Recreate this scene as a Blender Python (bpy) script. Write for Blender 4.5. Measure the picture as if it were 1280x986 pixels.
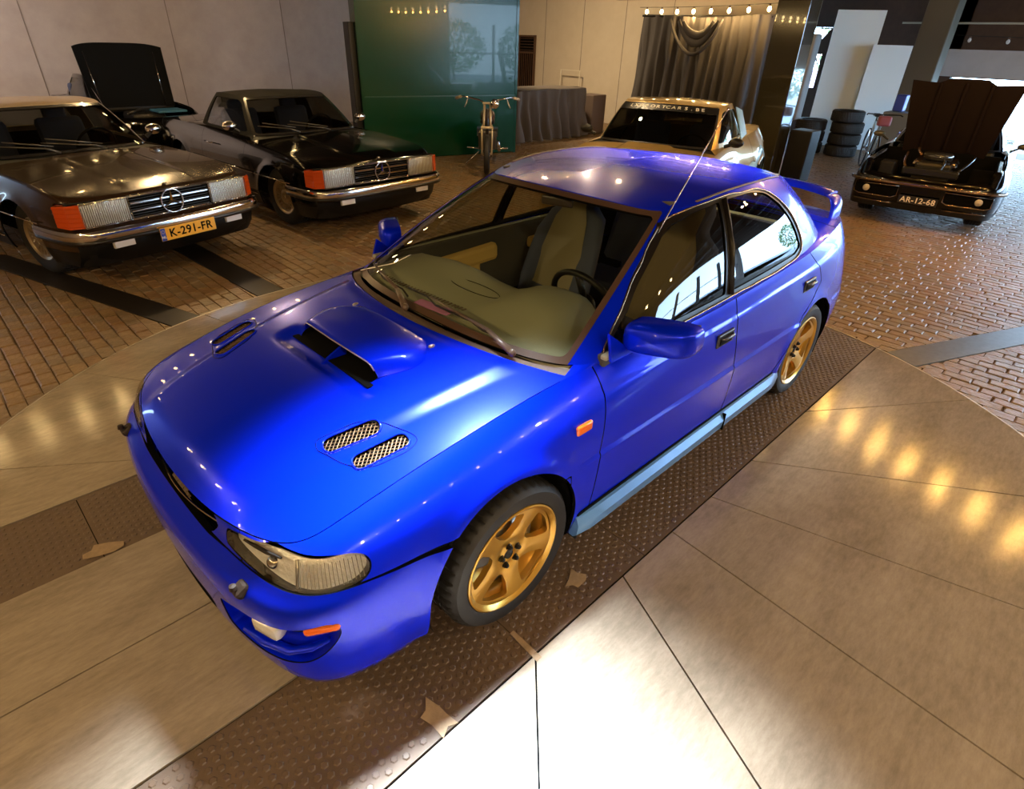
import bpy, math, random
import numpy as np
from mathutils import Vector, Matrix
for o in list(bpy.data.objects): bpy.data.objects.remove(o)
SC = bpy.context.scene; COL = SC.collection
PI = math.pi
rng = random.Random(7)
# ---------------------------------------------------------------- camera
CP = (2.35387, 1.86978, 1.92339); YAW, PIT, ROL, FPX = -2.36438967, -0.54830656, 0.03458078, 724.7355
F = Vector((math.cos(PIT)*math.cos(YAW), math.cos(PIT)*math.sin(YAW), math.sin(PIT)))
R0 = F.cross(Vector((0,0,1))).normalized(); U0 = R0.cross(F)
R_ = math.cos(ROL)*R0 + math.sin(ROL)*U0; U_ = -math.sin(ROL)*R0 + math.cos(ROL)*U0
cd = bpy.data.cameras.new('camera'); cam = bpy.data.objects.new('camera', cd); COL.objects.link(cam)
M = Matrix(((R_.x,U_.x,-F.x,CP[0]),(R_.y,U_.y,-F.y,CP[1]),(R_.z,U_.z,-F.z,CP[2]),(0,0,0,1)))
cam.matrix_world = M; cd.sensor_width = 36; cd.lens = FPX/1280*36; cd.clip_start = .05; cd.clip_end = 300
SC.camera = cam
def project(P):
    P = np.asarray(P, float) - np.array(CP); w = P @ np.array(F)
    return 640 + FPX*(P @ np.array(R_))/w, 493 - FPX*(P @ np.array(U_))/w, w
# ---------------------------------------------------------------- view + world
SC.view_settings.view_transform = 'Standard'; SC.view_settings.look = 'None'
SC.view_settings.exposure = 0.5; SC.view_settings.gamma = 1; SC.view_settings.use_curve_mapping = False
W = bpy.data.worlds.new('sky'); SC.world = W; W.use_nodes = True
wn = W.node_tree; bg = wn.nodes['Background']
tc = wn.nodes.new('ShaderNodeTexCoord'); sp = wn.nodes.new('ShaderNodeSeparateXYZ'); cr = wn.nodes.new('ShaderNodeValToRGB')
wn.links.new(tc.outputs['Generated'], sp.inputs[0]); wn.links.new(sp.outputs['Z'], cr.inputs[0]); wn.links.new(cr.outputs[0], bg.inputs[0])
cr.color_ramp.elements[0].color = (.50,.74,1,1); cr.color_ramp.elements[1].color = (.26,.50,1,1)
bg.inputs[1].default_value = 14
# ---------------------------------------------------------------- lamps
def arch_poly(ax,az,r,n=36,low=.30):
    return np.array([(ax-r,az-low)]+[(ax-r*math.cos(PI*i/n), az+r*math.sin(PI*i/n)) for i in range(n+1)]+[(ax+r,az-low)])
def lamp(kind, name, loc, energy, color, size=.2, aim=None, **kw):
    l = bpy.data.lights.new(name, kind); l.energy = energy; l.color = color
    if kind == 'AREA': l.shape = 'DISK'; l.size = size
    elif kind in ('POINT','SPOT'): l.shadow_soft_size = size
    for k, v in kw.items(): setattr(l, k, v)
    o = bpy.data.objects.new(name, l); COL.objects.link(o); o.location = loc
    if aim is not None: o.rotation_euler = (Vector(aim)-Vector(loc)).to_track_quat('-Z','Y').to_euler()
    return o
LAMP_Z = 3.25
FLOODS = [  # loc, aim, energy, colour, size : most are added fill lamps out of view, housed below
    ((.62,.12,3.2), (2.12,1.50,0), 70, (.82,.91,1), .36),
    ((-1.8,4.9,3.2), (-.9,2.4,0), 45, (1,.76,.48), .09),  # added fill for the floor beside the car
    ((5.5,-1.5,3.2), (2.6,-1.0,0), 56, (1,.70,.36), .09),  # added to lift the floor before the bumper
    ((-1.0,.0,3.2), (-1.0,.0,1), 26, (1,.93,.85), .22),  # added to brighten the blue roof
    ((2.8,4.9,3.2), (1.2,2.2,0), 62, (1,.78,.56), .09),  # added fill for the near slabs
    ((-.3,-6.9,3.2), (0,-5.6,0), 38, (1,.66,.30), .09),
    ((-4.2,-3.4,3.2), (-4.0,-4.0,0), 40, (1,.72,.40), .09),  # added warm fill before the container
    ((-7.0,3.6,3.2), (-5.2,1.8,0), 40, (1,.70,.40), .09),  # added to light the pavers behind the car
    ((-8.6,-8.6,3.2), (-11.5,-9.6,1.4), 125, (1,.74,.42), .22),  # added to brighten the back wall
    ((3.0,-10.2,3.2), (2.2,-12.8,1.6), 120, (1,.84,.74), .22),  # added wash for the left wall
    ((-3.4,-10.2,3.2), (-3.4,-12.8,1.6), 120, (1,.83,.74), .22),  # second added wash for the left wall
]
# ---------------------------------------------------------------- materials
MATS = {}
def mat(name, col, rough=.5, metal=0, coat=0, spec=None, emis=None, es=0, bump=None, noise=None, trans=0, alpha=None, ior=None, flakes=False, coord='Object'):
    if name in MATS: return MATS[name]
    m = bpy.data.materials.new(name); m.use_nodes = True; nt = m.node_tree; b = nt.nodes['Principled BSDF']
    b.inputs['Base Color'].default_value = (*col,1); b.inputs['Roughness'].default_value = rough; b.inputs['Metallic'].default_value = metal
    if coat: b.inputs['Coat Weight'].default_value = coat; b.inputs['Coat Roughness'].default_value = .02; b.inputs['Coat IOR'].default_value = 1.42
    if spec is not None: b.inputs['Specular IOR Level'].default_value = spec
    if emis: b.inputs['Emission Color'].default_value = (*emis,1); b.inputs['Emission Strength'].default_value = es
    if trans: b.inputs['Transmission Weight'].default_value = trans
    if ior: b.inputs['IOR'].default_value = ior
    if alpha is not None: b.inputs['Alpha'].default_value = alpha
    t = None
    if noise or bump:
        t = nt.nodes.new('ShaderNodeTexCoord')
    if noise:   # (scale, colour2, detail, contrast lo, hi)
        sc, c2, lo, hi = noise
        n = nt.nodes.new('ShaderNodeTexNoise'); n.inputs['Scale'].default_value = sc; n.inputs['Detail'].default_value = 8; n.inputs['Roughness'].default_value = .65
        r = nt.nodes.new('ShaderNodeValToRGB'); r.color_ramp.elements[0].position = lo; r.color_ramp.elements[1].position = hi
        r.color_ramp.elements[0].color = (*col,1); r.color_ramp.elements[1].color = (*c2,1)
        nt.links.new(t.outputs[coord], n.inputs['Vector']); nt.links.new(n.outputs['Fac'], r.inputs[0]); nt.links.new(r.outputs[0], b.inputs['Base Color'])
    if bump:    # (scale, strength, distance)
        n = nt.nodes.new('ShaderNodeTexNoise'); n.inputs['Scale'].default_value = bump[0]; n.inputs['Detail'].default_value = 6
        bp = nt.nodes.new('ShaderNodeBump'); bp.inputs['Strength'].default_value = bump[1]; bp.inputs['Distance'].default_value = bump[2]
        nt.links.new(t.outputs[coord], n.inputs['Vector']); nt.links.new(n.outputs['Fac'], bp.inputs['Height']); nt.links.new(bp.outputs[0], b.inputs['Normal'])
    m.diffuse_color = (*col,1)
    MATS[name] = m; return m
def thin_glass(name, tint, refl_ior=1.5, rough=0.0):
    """window pane: mirrors by Fresnel, otherwise lets light straight through with a tint (a real thin pane)"""
    if name in MATS: return MATS[name]
    m = bpy.data.materials.new(name); m.use_nodes = True; nt = m.node_tree; nt.nodes.clear()
    o = nt.nodes.new('ShaderNodeOutputMaterial'); mx = nt.nodes.new('ShaderNodeMixShader'); tr = nt.nodes.new('ShaderNodeBsdfTransparent')
    gl = nt.nodes.new('ShaderNodeBsdfGlossy'); fr = nt.nodes.new('ShaderNodeFresnel'); ge = nt.nodes.new('ShaderNodeNewGeometry'); mr = nt.nodes.new('ShaderNodeMapRange'); mr.inputs[3].default_value = refl_ior; mr.inputs[4].default_value = 1/refl_ior; nt.links.new(ge.outputs['Backfacing'], mr.inputs[0]); nt.links.new(mr.outputs[0], fr.inputs[0])
    gl.inputs['Roughness'].default_value = rough; gl.inputs['Color'].default_value = (1,1,1,1); tr.inputs[0].default_value = (*tint,1)
    nt.links.new(fr.outputs[0], mx.inputs[0]); nt.links.new(tr.outputs[0], mx.inputs[1]); nt.links.new(gl.outputs[0], mx.inputs[2]); nt.links.new(mx.outputs[0], o.inputs[0])
    MATS[name] = m; return m
# ---------------------------------------------------------------- object helpers
def link(o, parent=None):
    COL.objects.link(o)
    if parent is not None: o.parent = parent
    return o
def tag(o, label=None, cat=None, group=None, kind=None):
    if label: o['label'] = label
    if cat: o['category'] = cat
    if group: o['group'] = group
    if kind: o['kind'] = kind
    return o
def thing(name, label, cat, loc=(0,0,0), rz=0, group=None):
    o = bpy.data.objects.new(name, None); link(o); o.location = loc; o.rotation_euler = (0,0,rz); o.empty_display_size = .1
    return tag(o, label, cat, group)
def obj(name, V, Fc, m, parent=None, smooth=True, flat_from=None):
    me = bpy.data.meshes.new(name); me.from_pydata([tuple(map(float,v)) for v in V], [], [tuple(f) for f in Fc]); me.update()
    me.materials.append(m)
    if smooth:
        sm = np.ones(len(me.polygons), bool)
        me.polygons.foreach_set('use_smooth', sm)
    return link(bpy.data.objects.new(name, me), parent)
class MB:
    """collects simple shapes into one mesh"""
    def __init__(s): s.V = []; s.F = []
    def add(s, V, Fc):
        n = len(s.V); s.V += [tuple(v) for v in V]; s.F += [tuple(i+n for i in f) for f in Fc]; return s
    def box(s, c, d, rot=None, bev=0, taper=1):
        hx, hy, hz = d[0]/2, d[1]/2, d[2]/2
        if bev <= 0:
            V = [(x*hx*(taper if z>0 else 1), y*hy*(taper if z>0 else 1), z*hz) for z in (-1,1) for x,y in ((-1,-1),(1,-1),(1,1),(-1,1))]
            Fc = [(3,2,1,0),(4,5,6,7),(0,1,5,4),(1,2,6,5),(2,3,7,6),(3,0,4,7)]
        else:
            b = min(bev, hx*.99, hy*.99, hz*.99); V = []; 
            ring = []
            for (sx,sy) in ((-1,-1),(1,-1),(1,1),(-1,1)):
                a0 = {(-1,-1):PI,(1,-1):1.5*PI,(1,1):0,(-1,1):.5*PI}[(sx,sy)]
                for k in range(3): a = a0 + k*PI/4; ring.append((sx*(hx-b), sy*(hy-b), math.cos(a), math.sin(a)))
            lv = [(-hz,0),(-hz+b*.3,.72),(-hz+b,1),(hz-b,1),(hz-b*.3,.72),(hz,0)]
            for z, k in lv:
                for (x,y,ca,sa) in ring: V.append((x+ca*b*k, y+sa*b*k, z))
            n = 12; Fc = [tuple(range(n-1,-1,-1)), tuple(range(5*n,6*n))]
            for i in range(5):
                for j in range(n): Fc.append((i*n+j, i*n+(j+1)%n, (i+1)*n+(j+1)%n, (i+1)*n+j))
        if rot is not None: V = [rot @ Vector(v) for v in V]
        return s.add([(v[0]+c[0], v[1]+c[1], v[2]+c[2]) for v in V], Fc)
    def tube(s, pts, r, n=8, cap=True, closed=False, squash=None):
        pts = [Vector(p) for p in pts]; m = len(pts); rr = r if hasattr(r,'__len__') else [r]*m
        base = len(s.V); up = None; V = []
        for i, p in enumerate(pts):
            if closed: t = (pts[(i+1)%m]-pts[i-1])
            else: t = (pts[min(i+1,m-1)]-pts[max(i-1,0)])
            t.normalize()
            if up is None: up = Vector((0,0,1)) if abs(t.z)<.9 else Vector((1,0,0))
            a = t.cross(up).normalized(); b = a.cross(t); up = b
            for k in range(n):
                q = 2*PI*k/n; ca, sb = math.cos(q), math.sin(q)
                if squash: ca *= squash[0]; sb *= squash[1]
                V.append(p + a*ca*rr[i] + b*sb*rr[i])
        Fc = []
        for i in range(m if closed else m-1):
            j = (i+1)%m
            for k in range(n): Fc.append((i*n+k, i*n+(k+1)%n, j*n+(k+1)%n, j*n+k))
        if cap and not closed: Fc += [tuple(range(n-1,-1,-1)), tuple(range((m-1)*n, m*n))]
        return s.add(V, Fc)
    def lathe(s, prof, n=32, c=(0,0,0), axis='Z', closed=False):
        """prof: (radius, height)"""
        V = []; m = len(prof)
        for (r,h) in prof:
            for k in range(n):
                a = 2*PI*k/n; x, y = r*math.cos(a), r*math.sin(a)
                p = (x,y,h) if axis=='Z' else ((x,h,-y) if axis=='Y' else (h,x,y))
                V.append((p[0]+c[0],p[1]+c[1],p[2]+c[2]))
        Fc = []
        for i in range(m if closed else m-1):
            j = (i+1)%m
            for k in range(n): Fc.append((i*n+k, i*n+(k+1)%n, j*n+(k+1)%n, j*n+k))
        return s.add(V, Fc)
    def prism(s, pts, z0, z1):
        n = len(pts)
        V = [(x,y,z0) for x,y in pts]+[(x,y,z1) for x,y in pts]
        return s.add(V, [tuple(range(n-1,-1,-1)), tuple(range(n,2*n))]+[(i,(i+1)%n,n+(i+1)%n,n+i) for i in range(n)])
    def sphere(s, c, r, n=16, m=8, sc=(1,1,1)):
        V = []; 
        for i in range(m+1):
            t = PI*i/m
            for k in range(n): a = 2*PI*k/n; V.append((c[0]+r*sc[0]*math.sin(t)*math.cos(a), c[1]+r*sc[1]*math.sin(t)*math.sin(a), c[2]+r*sc[2]*math.cos(t)))
        return s.add(V, [(i*n+k,(i+1)*n+k,(i+1)*n+(k+1)%n,i*n+(k+1)%n) for i in range(m) for k in range(n)])
    def build(s, name, m, parent=None, smooth=False): return obj(name, s.V, s.F, m, parent, smooth)
def autosmooth(o, ang=35):
    me = o.data; me.polygons.foreach_set('use_smooth', np.ones(len(me.polygons), bool))
    try: me.set_sharp_from_angle(angle=math.radians(ang))
    except Exception: pass
    return o
def mirror_y(V): return [(v[0],-v[1],v[2]) for v in V]
# ---------------------------------------------------------------- spline surfaces
def bmat(n, t):
    """clamped uniform cubic B-spline basis, n controls, parameters t in 0..1"""
    k = 3; kn = np.concatenate([np.zeros(k), np.linspace(0,1,n-k+1), np.ones(k)])
    t = np.clip(np.asarray(t,float),0,1-1e-9); B = np.zeros((len(t), n+k))
    for i in range(n+k): B[:,i] = (t>=kn[i])&(t<kn[i+1])
    for d in range(1,k+1):
        Bn = np.zeros_like(B)
        for i in range(n+k-d):
            a = kn[i+d]-kn[i]; b = kn[i+d+1]-kn[i+1]
            if a>0: Bn[:,i] += (t-kn[i])/a*B[:,i]
            if b>0: Bn[:,i] += (kn[i+d+1]-t)/b*B[:,i+1]
        B = Bn
    return B[:,:n]
def arcparams(C, n):
    t = np.linspace(0,1,600); P = bmat(len(C), t) @ C
    s = np.concatenate([[0], np.cumsum(np.linalg.norm(np.diff(P,axis=0),axis=1))])
    return np.interp(np.linspace(0,s[-1],n), s, t), s[-1]
class Grid:
    """P[nu,nv,3] dense surface with 2-D drawing coordinates Q"""
    def __init__(s, P, Q=None, flip=False):
        s.P = P; s.nu, s.nv = P.shape[:2]; s.flip = flip
        du = np.gradient(P, axis=0); dv = np.gradient(P, axis=1); N = np.cross(du, dv); L = np.linalg.norm(N,axis=2,keepdims=True); L[L<1e-12]=1
        s.N = N/L*(-1 if flip else 1); s.Q = Q
    def raw(s):
        i = np.arange(s.nu-1)[:,None]*s.nv + np.arange(s.nv-1)[None]; i = i.ravel()
        Fc = np.stack([i, i+s.nv, i+s.nv+1, i+1],1)
        if s.flip: Fc = Fc[:,::-1]
        return s.P.reshape(-1,3), s.N.reshape(-1,3), s.Q.reshape(-1,2), Fc
def netsurf(C, nu, nv, ref=None, flip=False):
    C = np.asarray(C,float); ref = C.shape[1]//2 if ref is None else ref
    tu, L = arcparams(C[:,ref], nu)
    mid = bmat(C.shape[0], [.5]) @ C.reshape(C.shape[0],-1); mid = mid.reshape(C.shape[1],3)
    tv, _ = arcparams(mid, nv)
    Bu = bmat(C.shape[0], tu); Bv = bmat(C.shape[1], tv)
    P = np.einsum('ui,ijk,vj->uvk', Bu, C, Bv)
    return P
def resample(P, n):
    P = np.asarray(P,float); s = np.concatenate([[0], np.cumsum(np.linalg.norm(np.diff(P,axis=0),axis=1))])
    t = np.linspace(0,s[-1],n); return np.stack([np.interp(t,s,P[:,k]) for k in range(P.shape[1])],1)
def curve(pts, n):
    pts = np.asarray(pts,float); t,_ = arcparams(pts, n); return bmat(len(pts), t) @ pts
def coons(a, b, c, d):
    """a: u-curve at v=0, b: u-curve at v=1, c: v-curve at u=0, d: v-curve at u=1"""
    nu, nv = len(a), len(c); u = np.linspace(0,1,nu)[:,None,None]; v = np.linspace(0,1,nv)[None,:,None]
    A, B, C, D = a[:,None], b[:,None], c[None], d[None]
    return (1-v)*A+v*B+(1-u)*C+u*D-((1-u)*(1-v)*a[0]+(1-u)*v*b[0]+u*(1-v)*a[-1]+u*v*b[-1])
# ---------------------------------------------------------------- outline cutting
def sdf(Q, poly):
    """signed distance to a closed outline, negative inside"""
    P = np.asarray(poly,float); A = P; B = np.roll(P,-1,axis=0); out = np.full(len(Q), 1e9); ins = np.zeros(len(Q), bool)
    for a, b in zip(A,B):
        e = b-a; w = Q-a; t = np.clip((w@e)/max(e@e,1e-12),0,1); d = w-t[:,None]*e; out = np.minimum(out, (d*d).sum(1))
        c = ((a[1]<=Q[:,1])&(b[1]>Q[:,1]))|((b[1]<=Q[:,1])&(a[1]>Q[:,1]))
        if abs(e[1])>1e-12: ins ^= c & (Q[:,0] < a[0]+(Q[:,1]-a[1])/e[1]*e[0])
    d = np.sqrt(out); return np.where(ins,-d,d)
def rp(pts, r=.02, k=4):
    """polygon with rounded corners; r number or per-corner list"""
    P = [np.array(p,float) for p in pts]; n = len(P); out = []
    for i in range(n):
        ri = r[i] if hasattr(r,'__len__') else r
        a, b, c = P[i-1], P[i], P[(i+1)%n]; la, lc = np.linalg.norm(a-b), np.linalg.norm(c-b)
        ri = min(ri, la*.49, lc*.49)
        if ri < 1e-4: out.append(b); continue
        p0 = b+(a-b)/la*ri; p1 = b+(c-b)/lc*ri
        for j in range(k+1): t = j/k; out.append((1-t)**2*p0+2*t*(1-t)*b+t*t*p1)
    return np.array(out)
def circ(cx, cy, r, n=40, sy=1): return np.array([(cx+r*math.cos(2*PI*i/n), cy+sy*r*math.sin(2*PI*i/n)) for i in range(n)])
def clip(V, N, Q, Fc, phi):
    """keep phi<=0"""
    phi = np.where(np.abs(phi)<1e-7, -1e-7, phi); ins = phi<=0
    if isinstance(Fc, np.ndarray): cnt = ins[Fc].sum(1); full = Fc[cnt==Fc.shape[1]].tolist(); cross = Fc[(cnt>0)&(cnt<Fc.shape[1])].tolist()
    else:
        full = []; cross = []
        for f in Fc:
            c = sum(1 for i in f if ins[i])
            if c==len(f): full.append(f)
            elif c: cross.append(f)
    cache = {}; nV=[]; nN=[]; nQ=[]; base = len(V)
    for f in cross:
        g = []; m = len(f)
        for k in range(m):
            i, j = f[k], f[(k+1)%m]
            if ins[i]: g.append(i)
            if ins[i]!=ins[j]:
                key = (i,j) if i<j else (j,i)
                if key not in cache:
                    a, b = key; t = phi[a]/(phi[a]-phi[b]); cache[key] = base+len(nV)
                    nV.append(V[a]+(V[b]-V[a])*t); nN.append(N[a]+(N[b]-N[a])*t); nQ.append(Q[a]+(Q[b]-Q[a])*t)
                g.append(cache[key])
        if len(g)>=3: full.append(g)
    if nV: V = np.vstack([V,nV]); N = np.vstack([N,nN]); Q = np.vstack([Q,nQ])
    return V, N, Q, full
def compact(V, N, Q, Fc):
    used = sorted({i for f in Fc for i in f}); mp = {i:k for k,i in enumerate(used)}
    return V[used], N[used], Q[used], [[mp[i] for i in f] for f in Fc]
def cut(grid, keep=(), drop=(), gap=.003, off=0):
    V, N, Q, Fc = grid.raw() if isinstance(grid, Grid) else grid
    for p in keep:
        V, N, Q, Fc = clip(V, N, Q, Fc, sdf(Q, p)+gap)
        if not len(Fc): return V[:0],N[:0],Q[:0],[]
        V, N, Q, Fc = compact(V, N, Q, Fc if not isinstance(Fc,np.ndarray) else Fc.tolist())
    for p in drop:
        V, N, Q, Fc = clip(V, N, Q, Fc, -sdf(Q, p)+gap)
        V, N, Q, Fc = compact(V, N, Q, Fc if not isinstance(Fc,np.ndarray) else Fc.tolist())
    if isinstance(Fc, np.ndarray): V, N, Q, Fc = compact(V, N, Q, Fc.tolist())
    if off: V = V + N*off
    return V, N, Q, Fc
def flange(V, N, Fc, depth, mir=None):
    """turn boundary edges inwards; edges lying on y=0 stay open for mirroring"""
    if depth<=0: return V, Fc
    cnt = {}
    for f in Fc:
        m = len(f)
        for k in range(m):
            i,j = f[k], f[(k+1)%m]; cnt[(i,j)] = 1
    bd = [(i,j) for (i,j) in cnt if (j,i) not in cnt]
    if mir: bd = [(i,j) for (i,j) in bd if not (abs(V[i][1])<1e-5 and abs(V[j][1])<1e-5)]
    ids = sorted({i for e in bd for i in e}); a = {i:len(V)+k for k,i in enumerate(ids)}; b = {i:len(V)+len(ids)+k for k,i in enumerate(ids)}
    top = V[ids]; bot = V[ids]-N[ids]*depth
    V2 = np.vstack([V, top, bot]); F2 = list(Fc)+[[b[i],b[j],a[j],a[i]] for i,j in bd]
    return V2, F2
def panel(name, grid, m, parent, keep=(), drop=(), gap=.003, off=0, depth=.014, side='both', label=None, dark=True):
    """side: both = one mesh over both halves, L/R = separate objects, LR = two objects"""
    V, N, Q, Fc = cut(grid, keep, drop, gap, off)
    if not len(Fc): return None
    V2, F2 = flange(V, N, Fc, depth, side=='both'); outs = []
    nf=len(Fc); nt=len(F2)
    def two(o, reps):
        if 'VOID' in globals() and depth>0 and dark:
            o.data.materials.append(VOID); idx=np.zeros(len(o.data.polygons),np.int32)
            for r in range(reps): idx[r*nt+nf:(r+1)*nt]=1
            o.data.polygons.foreach_set('material_index',idx)
        return o
    if side=='both':
        n = len(V2); ctr = np.abs(V2[:,1])<1e-5; mp = [i if ctr[i] else n+i for i in range(n)]
        VV = np.vstack([V2, V2*np.array([1,-1,1])]); FF = list(F2)+[[mp[i] for i in f[::-1]] for f in F2]
        VV, _, _, FF = compact(VV, VV, VV, FF)
        outs.append(two(obj(name, VV, FF, m, parent),2))
    if side in ('L','LR'): outs.append(two(obj(name, V2, F2, m, parent),1))
    if side in ('R','LR'): outs.append(two(obj(name, V2*np.array([1,-1,1]), [f[::-1] for f in F2], m, parent),1))
    if label:
        for o in outs: o['label'] = label
    return outs[0] if len(outs)==1 else outs
# ================================================================ materials for the cars
def paint(name, col, metal=.55, rough=.28, coat=1.0):
    return mat(name, col, rough=rough, metal=metal, coat=coat)
BLUE = paint('blue_paint', (.0003,.015,.74), .26, .25, .55); BLUE.node_tree.nodes['Principled BSDF'].inputs['Specular IOR Level'].default_value=.12
SKIRT = paint('skirt_daylight_tint', (.14,.34,.68), .25, .32)  # body blue lightened to paint in reflected daylight
BLK = mat('black_plastic', (.006,.0055,.005), .45, spec=.35); VOID = mat('dark_void', (.0015,.0015,.0015), .9, spec=.1)
RUB = mat('rubber_trim', (.010,.008,.006), .32); COWL = mat('cowl_plastic', (.095,.062,.045), .5, bump=(90,.2,.002))
CHR = mat('chrome', (.85,.82,.80), .10, metal=1); STEEL = mat('brushed_steel', (.55,.53,.50), .32, metal=1)
GOLD = mat('gold_wheel', (.78,.44,.07), .28, metal=.75, coat=.8); TYRE = mat('tyre_rubber', (.011,.010,.009), .58, bump=(60,.25,.002))
LENS = thin_glass('lens_glass', (.93,.93,.90), 1.5); WGL = thin_glass('windscreen_glass', (.80,.84,.76), 1.5); SGL = thin_glass('side_glass', (.50,.48,.40), 1.55)
REFL = mat('lamp_reflector', (.93,.95,1.0), .30, metal=.38, bump=(70,.8,.006)); AMB = mat('amber_lens', (.85,.15,.010), .18, coat=1, spec=.6)
DASH = mat('dash_plastic', (.29,.28,.19), .62, bump=(160,.25,.002)); SEATB = mat('seat_fabric', (.07,.085,.15), .9, bump=(220,.4,.002))
SEATC = mat('seat_centre', (.26,.23,.16), .9, bump=(220,.4,.002)); TAN = mat('tan_door_trim', (.60,.40,.12), .75, bump=(120,.3,.002))

# ================================================================ ground: turntable and pavers
DC = (0.32, 0.02); DR = 2.945
def tile_mat(name, a, b_, rough, seed=0):
    if name in MATS: return MATS[name]
    m = mat(name, a, rough=rough, spec=.5); nt = m.node_tree; B = nt.nodes['Principled BSDF']
    t = nt.nodes.new('ShaderNodeTexCoord'); mp = nt.nodes.new('ShaderNodeMapping'); mp.inputs['Scale'].default_value=(1,3.2,1); mp.inputs['Location'].default_value=(seed,seed*.7,0)
    n = nt.nodes.new('ShaderNodeTexNoise'); n.inputs['Scale'].default_value=13; n.inputs['Detail'].default_value=10; n.inputs['Roughness'].default_value=.72
    n2 = nt.nodes.new('ShaderNodeTexNoise'); n2.inputs['Scale'].default_value=1.6; n2.inputs['Detail'].default_value=4
    r = nt.nodes.new('ShaderNodeValToRGB'); r.color_ramp.elements[0].position=.30; r.color_ramp.elements[1].position=.72
    r.color_ramp.elements[0].color=(*a,1); r.color_ramp.elements[1].color=(*b_,1)
    mx = nt.nodes.new('ShaderNodeMix'); mx.data_type='FLOAT'; mx.inputs[0].default_value=.45
    nt.links.new(t.outputs['Object'], mp.inputs[0]); nt.links.new(mp.outputs[0], n.inputs['Vector']); nt.links.new(mp.outputs[0], n2.inputs['Vector'])
    nt.links.new(n.outputs['Fac'], mx.inputs[2]); nt.links.new(n2.outputs['Fac'], mx.inputs[3]); nt.links.new(mx.outputs[0], r.inputs[0]); nt.links.new(r.outputs[0], B.inputs['Base Color'])
    rr = nt.nodes.new('ShaderNodeMapRange'); rr.inputs[3].default_value=rough-.07; rr.inputs[4].default_value=rough+.09
    nt.links.new(n.outputs['Fac'], rr.inputs[0]); nt.links.new(rr.outputs[0], B.inputs['Roughness'])
    bp = nt.nodes.new('ShaderNodeBump'); bp.inputs['Strength'].default_value=.12; bp.inputs['Distance'].default_value=.002
    nt.links.new(n.outputs['Fac'], bp.inputs['Height']); nt.links.new(bp.outputs[0], B.inputs['Normal'])
    return m
TILE = tile_mat('concrete_tile', (.185,.150,.112), (.40,.335,.255), .115)
MATM = mat('rubber_mat', (.075,.048,.030), .62, noise=(5,(.13,.085,.052),.3,.75)); STUD = mat('mat_studs', (.105,.068,.042), .5)
TAPE = mat('masking_tape', (.30,.21,.12), .75, noise=(20,(.20,.14,.08),.4,.7))
def clip_half(poly, a, b, c):   # keep a x + b y <= c
    out=[]
    for i in range(len(poly)):
        p,q=poly[i],poly[(i+1)%len(poly)]; dp=a*p[0]+b*p[1]-c; dq=a*q[0]+b*q[1]-c
        if dp<=0: out.append(p)
        if (dp<0)!=(dq<0): t=dp/(dp-dq); out.append((p[0]+(q[0]-p[0])*t,p[1]+(q[1]-p[1])*t))
    return out
def circle_clip(poly):
    for k in range(96):
        a=2*PI*k/96; poly=clip_half(poly, math.cos(a), math.sin(a), DC[0]*math.cos(a)+DC[1]*math.sin(a)+DR)
        if not poly: break
    return poly
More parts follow.
